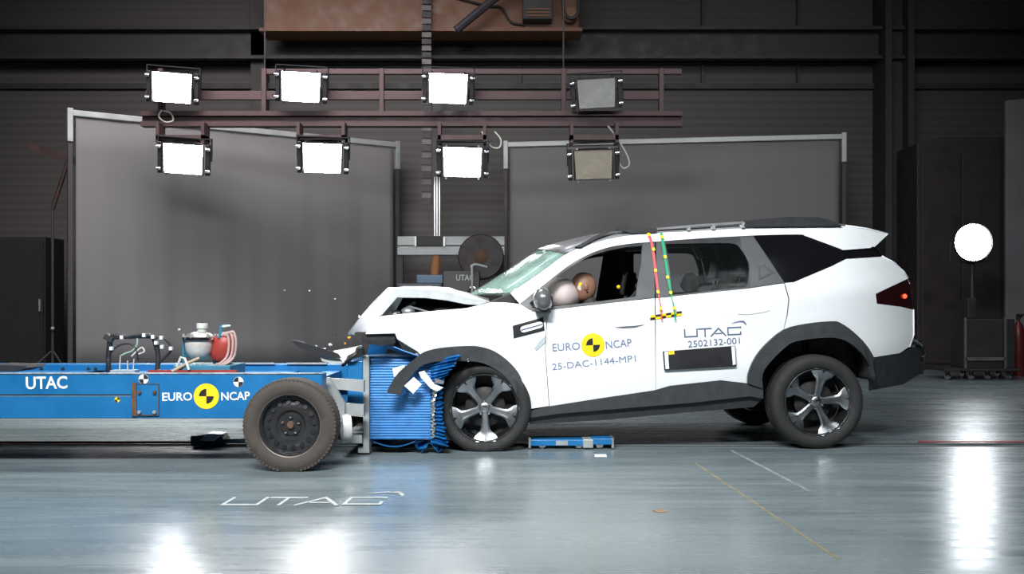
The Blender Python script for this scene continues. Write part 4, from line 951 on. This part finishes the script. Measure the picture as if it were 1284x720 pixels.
obj('tow_loop', MB().tube(smoothline([S(1141, 425, .05), S(1148, 427, -.02), S(1156, 433, -.02)]), .012), M_chrome, car)
# hood: buckled up, front folded down
HOOD = [(614, 378.5, 0, .03), (590, 373, .02, .04), (566, 366.5, .03, .045), (545, 362.6, .06, .03), (515, 361.6, .09, .02), (494, 361.8, .12, .0), (485, 378, .18, .0), (474, 396.5, .22, .0), (458, 418.5, .25, -.02)]
rows = []; skirt = []
for i, (px, py, bw, cr) in enumerate(HOOD):
    s, v, z = SV(S(px, py, .12)); row = []
    v = max(v, .06)
    for k in range(17):
        q_ = k/16; h = (4*q_*(1-q_))**.7
        wob = .02*noise.noise(Vector((i*.9, k*.5, 2.2)))*(1 if 0 < k < 16 else 0)
        flat = 1-.25*q_
        zz = z+cr*h+wob
        row.append(CP(s-bw*h+.04*q_*(i > 4), v+(CW-.12-v)*q_, zz))
    rows.append(row)
obj('hood', MB().grid(rows), M_white, car, smooth=60, solid=.012, label='buckled white hood folded over the nose')
obj('hood_flange', mapped([(494, 362.3), (515, 362), (545, 363), (566, 367), (590, 373.5), (613, 378.5), (600, 382.5), (583, 381.5), (562, 377), (533, 373.5), (498, 373), (479, 395), (474.5, 396.5)], lambda x, y: S(x, y, .125), 8), mat('hood_edge_grey', (.42, .45, .45), .5, 0, .15, 12), car, solid=.01, label='grey inner edge of the buckled hood')  # one even grey across the inner hood edge
# engine bay, bulkhead
def sv_prism(name, poly, v0, v1, m, parent=None, **k):
    return obj(name, MB().prism([CP(s, v0, z) for s, z in poly], NV*(v1-v0)), m, parent or car, **k)
def szv(px, py, v):
    a = (px-CX)/F; b = -(py-HZ)/F; Y = (v+ORG.x*NV.x+ORG.y*NV.y)/(a*NV.x+NV.y); s, _v, z = SV(Vector((a*Y, Y, CH+b*Y))); return s, z
def sz(px, py, off=.1): s, v, z = SV(S(px, py, off)); return s, z
sv_prism('engine_block', [sz(490, 440), sz(492, 392), sz(506, 383), sz(560, 384), sz(600, 386), sz(640, 390), sz(640, 480), sz(540, 480)], .3, 1.5, M_engine, bevel=.02)
sv_prism('strut_tower', [sz(560, 430), sz(565, 393), sz(600, 388), sz(605, 430)], .2, .4, M_engine, bevel=.02)
for a, b, r, m in (((512, 384), (542, 393), .008, M_steel), ((505, 390), (520, 380), .014, M_alu), ((545, 391), (580, 384), .02, M_black), ((490, 394), (500, 392), .02, M_chrome)):
    obj('engine_hose', MB().tube([S(*a, .25), S(*b, .3)], r), m, car)
obj('reservoir', MB().sphere(S(512, 391, .25), (.05, .05, .035), 12, 8), M_alu, car, smooth=True)
sv_prism('far_inner_wing', [sz(476, 398), sz(496, 366), sz(550, 365), sz(590, 375), sz(614, 381), sz(640, 390), sz(640, 420), sz(480, 420)], 1.25, 1.5, M_engine)
sv_prism('bulkhead', [sz(632, 382), sz(650, 384), sz(668, 500), sz(650, 505)], .1, 1.7, M_int)
sv_prism('cowl', [sz(612, 380), sz(640, 369), sz(652, 384), sz(630, 388)], .12, 1.68, M_black)
sv_prism('crushed_front', [sz(440, 418), sz(498, 417), sz(498, 426), sz(488, 432), sz(450, 434), sz(438, 424)], .0, 1.5, M_engine)
obj('headlamp_remnant', mapped([(456, 419.5), (494, 418.5), (496, 430), (478, 434), (455, 430)], SO(.03), 6), M_black, car, solid=.02, label='dark broken headlamp')
obj('bumper_shard', mapped([(498, 425), (507, 428), (524, 441), (531, 443), (520, 446), (505, 437)], SO(.02), 5), M_chrome, car, solid=.01)
# white scraps hanging at the arch
SCR = [([(492, 462), (507, 458), (509, 462), (500, 472), (494, 473)], .012, 'white_label'), ([(507, 484), (519, 473), (529, 482), (518, 494)], -.05, 'white_label'), ([(525, 467), (532, 465), (545, 482), (556, 486), (548, 491), (540, 487), (528, 474)], -.055, 'white_shard'), ([(545, 474), (557, 478), (556, 482), (546, 480)], -.06, 'grey_shard')]
for poly, off, nm in SCR: obj(nm, mapped(poly, SO(off), 6), M_wt if nm != 'grey_shard' else M_alu, car, solid=.004, label='white torn scrap at the front arch')
for x, y in ((570, 455), (587, 452)): obj('chrome_clip', MB().sphere(S(x, y, -.06), .014, 10, 8), M_chrome, car)
# underbody and wheel housings
sv_prism('underbody', [sz(664, 531), sz(690, 530), sz(760, 526), sz(870, 516), sz(945, 510), sz(945, 485), sz(700, 496), sz(664, 505)], .2, 1.6, M_black)
sv_prism('rear_axle_beam', [sz(950, 500), sz(1060, 500), sz(1060, 475), sz(950, 470)], .42, 1.4, M_black)
sv_prism('boot_floor', [sz(950, 462), sz(1105, 455), sz(1105, 470), sz(1060, 475), sz(950, 485)], .5, 1.3, M_black)
sv_prism('exhaust_heat_shield', [sz(700, 533), sz(760, 529), sz(760, 526), sz(700, 529)], .5, .8, M_rust)
def housing(px, py, R):
    s, v, z = SV(S(px, py)); c = CP(s, .06, z)
    return obj('wheel_housing', MB().lathe([(R, 0), (R, .34), (.05, .36)], c, NV, 36, a0=-PI*.5, a1=PI*.5), M_black, car, smooth=40, solid=.01)
housing(1022, 478, .46); housing(608, 500, .44)
pr = S(1022, 480, .2)
obj('spring_strut', MB().box(pr+Vector((-.04, .02, -.1)), pr+Vector((.03, .1, .35))), M_black, car)
for x0, x1 in ((991, 1005), (1016, 1034)): obj('liner_patch', mapped([(x0, 428), (x1, 426), (x1, 446), (x0, 450)], SO(.24), 8), M_seatg, car, solid=.01)
# wheels
RR = .355
s, v, z = SV(S(1022.5, 503.5, .0)); cr_ = CP(s, .125, z+.0); cr_.z = max(cr_.z, RR-.004)
alloy_wheel(car, cr_, -NV, RR, .225, .252, 6)
alloy_wheel(car, CP(s, CW-.125, cr_.z), NV, RR, .225, .252, 40)
s, v, z = SV(S(607, 513, .0)); RFm = .345
st = Matrix.Rotation(math.radians(-4), 3, 'Z')
cf = CP(s+.01, .115, .322)
alloy_wheel(car, cf, st @ -NV, RFm, .225, .252, -88, ground=.002)
alloy_wheel(car, CP(s-.1, CW-.125, .335), NV, RFm, .225, .252, 10, ground=.002)
# ---- interior
def seat(name, s0, v0, wd, zc, m, back_h=.62, label=None, lean=.22, parent=None):
    st_ = obj(name, MB().prism([CP(s0-.02, v0, zc-.12), CP(s0-.5, v0, zc-.08), CP(s0-.54, v0, zc+.03), CP(s0-.48, v0, zc+.08), CP(s0, v0, zc+.02)], NV*wd), m, car, bevel=.04, label=label)
    obj('backrest', MB().prism([CP(s0-.06, v0, zc), CP(s0+.07, v0, zc-.04), CP(s0+.07+lean, v0, zc+back_h), CP(s0-.02+lean, v0, zc+back_h+.02), CP(s0-.10+lean*.5, v0, zc+back_h*.55)], NV*wd), m, st_, bevel=.05)
    obj('headrest', MB().prism([CP(s0+lean, v0+wd*.25, zc+back_h+.05), CP(s0+lean+.1, v0+wd*.25, zc+back_h+.05), CP(s0+lean+.13, v0+wd*.25, zc+back_h+.25), CP(s0+lean+.04, v0+wd*.25, zc+back_h+.26)], NV*wd*.5), m, st_, bevel=.03)
    obj('headrest_post', MB().tube([CP(s0+lean+.03, v0+wd*.4, zc+back_h-.05), CP(s0+lean+.06, v0+wd*.4, zc+back_h+.1)], .008).tube([CP(s0+lean+.03, v0+wd*.6, zc+back_h-.05), CP(s0+lean+.06, v0+wd*.6, zc+back_h+.1)], .008), M_chrome, st_)
    return st_
seat('front_seat', 1.02, .28, .5, .56, M_seat, .56); seat('front_seat', 1.0, 1.05, .5, .56, M_seat, .56)
seat('rear_seat', 1.78, .26, .62, .74, M_seatg, .51); seat('rear_seat', 1.78, .93, .62, .74, M_seatg, .51)
sv_prism('dashboard', [(.15, .62), (.42, .7), (.44, .9), (.3, 1.0), (.12, .98)], .12, 1.7, M_int, bevel=.03)
sw = CP(.52, .5, .92)
obj('steering_wheel', MB().lathe([(.17+.014*math.cos(a), .014*math.sin(a)) for a in [2*PI*k/8 for k in range(8)]], sw, DV+Vector((0, 0, .5)), 28, closed=True), M_black, car, smooth=True)
ab = MB().sphere(P(703, 370, 7.9), (.155, .24, .14), 24, 16, Matrix.Rotation(.5, 3, 'Y'))
for v in ab.v: v += Vector((0, 0, .015))*noise.noise(v*9)
obj('airbag', ab, M_bag, car, smooth=True, label='pale pinkish inflated steering wheel airbag')
obj('seat_belt', MB().grid([[CP(1.24, .16, 1.3), CP(1.28, .16, 1.3)], [CP(1.1, .3, 1.1), CP(1.15, .3, 1.1)], [CP(.98, .55, .85), CP(1.03, .55, .85)]]), mat('belt_grey', (.1, .1, .105), .8, 0, .1, 20), car, solid=.004)
obj('far_seat_belt', MB().grid([[P(776, 315, 8.8), P(783, 315, 8.8)], [P(777, 335, 8.75), P(785, 333, 8.75)], [P(785, 349, 8.7), P(793, 344, 8.7)], [P(797, 357, 8.65), P(801, 352, 8.65)]]), MATS['belt_grey'], car, solid=.004)
sv_prism('far_pillar_lining', [szv(*p, 1.58) for p in ((757, 316), (784, 311), (788, 335), (802, 374), (746, 382))], 1.58, 1.63, M_int)
sv_prism('rear_lining', [szv(*p, 1.5) for p in ((876, 306), (940, 300), (975, 352), (930, 360), (886, 352))], 1.5, 1.55, M_int)
sv_prism('pillar_strip', [szv(*p, 1.44) for p in ((868, 310), (875, 308.5), (884, 323), (877, 326))], 1.44, 1.48, M_beige)
sv_prism('cargo_cover', [sz(945, 352), sz(1070, 345), sz(1070, 350), sz(945, 357)], .35, 1.45, M_int)
sv_prism('headliner', [sz(730, 318), sz(800, 304), sz(1000, 296), sz(1000, 293), sz(800, 300), sz(730, 313)], .3, 1.5, M_seatg)
obj('belt_strip', MB().tube([P(896, 310, 8.6), P(907, 332, 8.5)], .02, 6), mat('teal_belt', (.10, .2, .2), .6, 0, .1, 9), car)

# ---- dummies
def skinned(name, joints, edges, m, root, parent=None, subs=2):
    me = bpy.data.meshes.new(name); keys = list(joints); idx = {k: i for i, k in enumerate(keys)}
    me.from_pydata([joints[k][0] for k in keys], [(idx[a], idx[b]) for a, b in edges], [])
    o = bpy.data.objects.new(name, me); COL.objects.link(o)
    md = o.modifiers.new('skin', 'SKIN'); md.use_smooth_shade = True
    for k in keys:
        sk = me.skin_vertices[0].data[idx[k]]; r = joints[k][1]; sk.radius = (r, r) if not isinstance(r, tuple) else r
        sk.use_root = (k == root)
    sb = o.modifiers.new('sub', 'SUBSURF'); sb.levels = subs; sb.render_levels = subs
    me.materials.append(m)
    dg = bpy.context.evaluated_depsgraph_get(); ev = bpy.data.meshes.new_from_object(o.evaluated_get(dg))
    o.modifiers.clear(); o.data = ev; bpy.data.meshes.remove(me)
    for p_ in ev.polygons: p_.use_smooth = True
    if parent is not None: o.parent = parent; o.matrix_parent_inverse = parent.matrix_basis.inverted()
    return o
def dummy(label, hip, neck, head, k, vdir=NV, armtgt=None, group=None):
    hip = Vector(hip); neck = Vector(neck); head = Vector(head)
    t = thing('crash_test_dummy', label, 'dummy', (hip.x, hip.y, hip.z-.1*k), group)
    mid = hip.lerp(neck, .5)+DV*.03*k; ch = hip.lerp(neck, .8)
    J = {'hip': (hip, (.13*k, .12*k)), 'mid': (mid, (.12*k, .13*k)), 'chest': (ch, (.13*k, .16*k)), 'neck': (neck, .06*k), 'skull': (neck.lerp(head, .6), .065*k)}
    E = [('hip', 'mid'), ('mid', 'chest'), ('chest', 'neck'), ('neck', 'skull')]
    for s, n in ((-1, 'a'), (1, 'b')):
        sh = ch+vdir*s*.19*k+Vector((0, 0, .05*k)); tgt = (armtgt or (ch-DV*.4*k-Vector((0, 0, .1)))) + vdir*s*.14*k
        el = sh.lerp(tgt, .52)-Vector((0, 0, .14*k))
        J['sh'+n] = (sh, .065*k); J['el'+n] = (el, .048*k); J['wr'+n] = (tgt, .03*k)
        E += [('chest', 'sh'+n), ('sh'+n, 'el'+n), ('el'+n, 'wr'+n)]
        kn = hip-DV*.42*k+vdir*s*.13*k+Vector((0, 0, .1*k)); an = kn-DV*.2*k-Vector((0, 0, .38*k))
        J['th'+n] = (hip-DV*.08*k+vdir*s*.1*k, .09*k); J['kn'+n] = (kn, .06*k); J['an'+n] = (an, .045*k); J['to'+n] = (an-DV*.16*k+Vector((0, 0, -.03*k)), .035*k)
        E += [('hip', 'th'+n), ('th'+n, 'kn'+n), ('kn'+n, 'an'+n), ('an'+n, 'to'+n)]
        for f in range(5):
            d = (-DV*(.8 if f else .5)+vdir*s*(-.25+.12*f if f else -.6)-Vector((0, 0, .25))).normalized(); b0 = tgt-DV*.05*k+vdir*s*(f-2)*.018*k
            ln = (.05, .08, .09, .085, .065)[f]*k
            J['f%d%s' % (f, n)] = (b0, .012*k); J['g%d%s' % (f, n)] = (b0+d*ln*.55, .0095*k); J['h%d%s' % (f, n)] = (b0+d*ln*.8-Vector((0, 0, ln*.35)), .008*k)
            E += [('wr'+n, 'f%d%s' % (f, n)), ('f%d%s' % (f, n), 'g%d%s' % (f, n)), ('g%d%s' % (f, n), 'h%d%s' % (f, n))]
    skinned('body', J, E, M_cloth, 'hip', t)
    # head with brow, nose, chin
    hd = MB().sphere(head, (.102*k, .08*k, .115*k), 28, 20)
    fw = (-DV*.9-Vector((0, 0, .42))).normalized(); upv_ = (head-neck).normalized()
    for v in hd.v:
        d = v-head; f = d.dot(fw)/(.1*k); u = d.dot(Vector((0, 0, 1)))/(.11*k); sd = d.dot(NV)/(.08*k)
        v += fw*(.022*k*math.exp(-(sd*sd*9+(u+.15)**2*14))*max(0, f))            # nose
        v += fw*(.012*k*math.exp(-(sd*sd*2+(u+.65)**2*10))*max(0, f))            # chin
        v -= fw*(.012*k*math.exp(-(((abs(sd)-.42)**2)*22+(u-.12)**2*30))*max(0, f)) # eye sockets
    h_ = obj('head', hd, M_skin, t, smooth=True, label='brown vinyl dummy head')
    for s in (-1, 1): obj('ear', MB().sphere(head+NV*s*.078*k+DV*.01, (.022*k, .012*k, .03*k), 10, 8), M_skin, h_, smooth=True)
    return t, h_
hdp = P(731.5, 360, 7.84)
t, h_ = dummy('seated crash test dummy with brown head bent onto the airbag', CP(.92, .53, .66), hdp+Vector((.07, 0, -.17)), hdp, 1.0, armtgt=CP(.5, .53, .95))
def sticker(px, py, r, m, h=h_, c=hdp, k=1.0):
    p_ = P(px, py, 7.86); obj('target_sticker', MB().lathe([(0, -.004), (r, -.002), (r, .004)], (p_.x, c.y-.074*k, p_.z), (0, 1, 0), 14), m, h)
sticker(727, 357.5, .018, M_yel); sticker(733, 358.5, .017, M_yel); sticker(726.5, 361, .022, mat('pale_sticker', (.55, .55, .45), .6, 0, .05, 9)); sticker(735, 366, .009, M_blk)
ts = P(740, 345.5, 7.9); obj('target_sticker', MB().sphere(ts, .014, 10, 6), M_yel, h_)
obj('shoulder_sticker', MB().sphere(P(775.5, 360, 7.9), .016, 10, 6), M_yel, t)
hq = P(866, 355, 8.25)
dummy('smaller seated dummy with brown head behind the rear window', CP(1.62, .75, .72), hq+Vector((.05, 0, -.13)), hq, .72)

# ================================================================ DEBRIS
db = [
 ('broken_grille', [(364.5, 427), (373, 427.5), (383, 430), (402, 436), (424, 443.5), (428, 449), (412, 448), (385, 440), (372, 433.5)], 7.15, .02, M_blk, 'long black broken strip flying above the trolley'),
 ('bumper_fragment', [(400, 444), (412, 446), (426, 450), (432, 455), (420, 457), (404, 453)], 7.18, .02, mat('fragment_grey', (.4, .42, .4), .5, 0, .2, 12), 'grey torn bumper fragment under the flying black strip'),
 ('headlamp_fragment', [(418, 440), (436, 437), (454, 433), (446, 441), (436, 446), (432, 455), (425, 448)], 7.25, .03, M_wt, 'white torn lamp bracket between trolley and nose'),
]
for nm, poly, y, th, m, lb in db:
    tag(obj(nm, mapped(poly, lambda x, yy, y=y: P(x, yy, y+.0006*(x-400)), 6), m, solid=th, soff=0), lb, 'debris')
tag(obj('lamp_hose', MB().tube(smoothline([P(430, 458, 7.28), P(440, 449, 7.2), P(447, 443, 7.2), P(449, 437, 7.2), P(454, 437, 7.2), P(455, 444, 7.22)]), .014), M_black), 'black bent hose hanging from the crushed nose', 'hose')
chips = [(414, 432.5, 2.4, M_wt, 'white chip'), (407, 437.5, 1.7, M_wt, 'white chip'), (397, 434, 1.8, M_wt, 'white chip'), (451, 397, 2.2, M_wt, 'white chip'), (437.5, 423.5, 2.3, M_ambient, 'amber chip'), (433, 430.5, 1.6, M_ambient, 'amber chip'), (422, 420.5, 1.4, M_black, 'black chip'), (224.5, 413, 2.0, M_wt, 'white chip'), (357, 364, 1.2, M_wt, 'white chip'), (388, 364.5, 1.2, M_wt, 'white chip'), (420, 375, 1.0, M_wt, 'white chip')]
wh = {224.5: 'small white chip flying over the trolley beside the vessel', 451: 'small white chip flying in front of the folded hood', 437.5: 'larger amber chip flying at the tip of the nose', 433: 'smaller amber chip flying under the nose', 422: 'small black chip flying before the nose'}
for x, y, r, m, lb in chips:
    c = P(x, y, 7.3); q = r*7.3/F; rot = Matrix.Rotation(random.random()*3, 3, (1, random.random(), .5))
    vs = [rot @ Vector((q*1.3, 0, 0)), rot @ Vector((-q, q*.8, 0)), rot @ Vector((-q*.7, -q, 0)), rot @ Vector((0, 0, q)), rot @ Vector((0, 0, -q))]
    o = obj('debris_chip', MB().add([c+v for v in vs], [(0, 1, 3), (1, 2, 3), (2, 0, 3), (1, 0, 4), (2, 1, 4), (0, 2, 4)]), m)
    tag(o, wh.get(x, 'small white chip flying just above the black broken strip' if y > 400 else 'tiny pale speck flying before the grey screen above the trolley'), 'debris', 'flying debris chips')
c = fl(262, 559)
dm = thing('broken_sensor', 'black and silver broken part lying on the floor rail by the trolley wheel', 'debris', c)
obj('shell', MB().prism([c+Vector(a) for a in ((-.12, -.08, .01), (.1, -.08, .0), (.13, -.06, .05), (.09, -.05, .10), (-.03, -.06, .09), (-.13, -.06, .08))], (.02, .14, .0)), M_black, dm, bevel=.012)
obj('cover', MB().prism([c+Vector(a) for a in ((-.05, -.09, .05), (.06, -.09, .045), (.12, -.07, .095), (.0, -.07, .10))], (.02, .1, .01)), M_alu, dm, bevel=.006)
obj('bracket', MB().box(c+Vector((.12, -.02, .02)), c+Vector((.3, .02, .055))), M_ndb, dm, bevel=.005)
obj('leg', MB().tube([c+Vector((-.02, -.1, .02)), c+Vector((-.05, -.2, .008))], .01), M_black, dm)
# low tow dolly behind the front wheel
q = 7.55
td = thing('tow_dolly', 'low blue steel tow dolly on the rail under the car', 'dolly', (P(716, 0, q).x, q+.08, 0))
def dzz(py): return max(.0, CH-(py-HZ)/F*q)
obj('chassis', MB().box((P(664, 0, q).x, q, dzz(559.5)), (P(733, 0, q).x, q+.2, dzz(551.5))), M_blue, td, bevel=.006)
obj('head_block', MB().box((P(742, 0, q).x, q, dzz(558)), (P(769, 0, q).x, q+.2, dzz(550))), M_blue, td, bevel=.006)
obj('coupler', MB().box((P(731, 0, q).x, q-.01, dzz(562)), (P(744, 0, q).x, q+.15, dzz(551))), M_steel, td, bevel=.006)
for px in (664, 768): obj('end_plate', MB().box((P(px-1.2, 0, q).x, q-.01, dzz(562)), (P(px+1.5, 0, q).x, q+.2, dzz(549))), M_alu, td)
obj('label_plate', MB().box((P(697, 0, q).x, q-.006, dzz(558.5)), (P(712, 0, q).x, q, dzz(553))), M_steel, td)
for px in (680, 726, 752):
    obj('roller', MB().lathe([(0, -.02), (.03, -.02), (.034, 0), (.03, .02), (0, .02)], (P(px, 0, q).x, q+.03, .036), (0, 1, 0), 14), M_chrome, td, smooth=40)
tag(obj('floor_sticker', MB().prism([fl(745, 570), fl(760, 570), fl(761, 573), fl(746, 573)], (0, 0, .002)), M_wt), 'small white scrap of paper on the floor below the tow dolly', 'scrap')
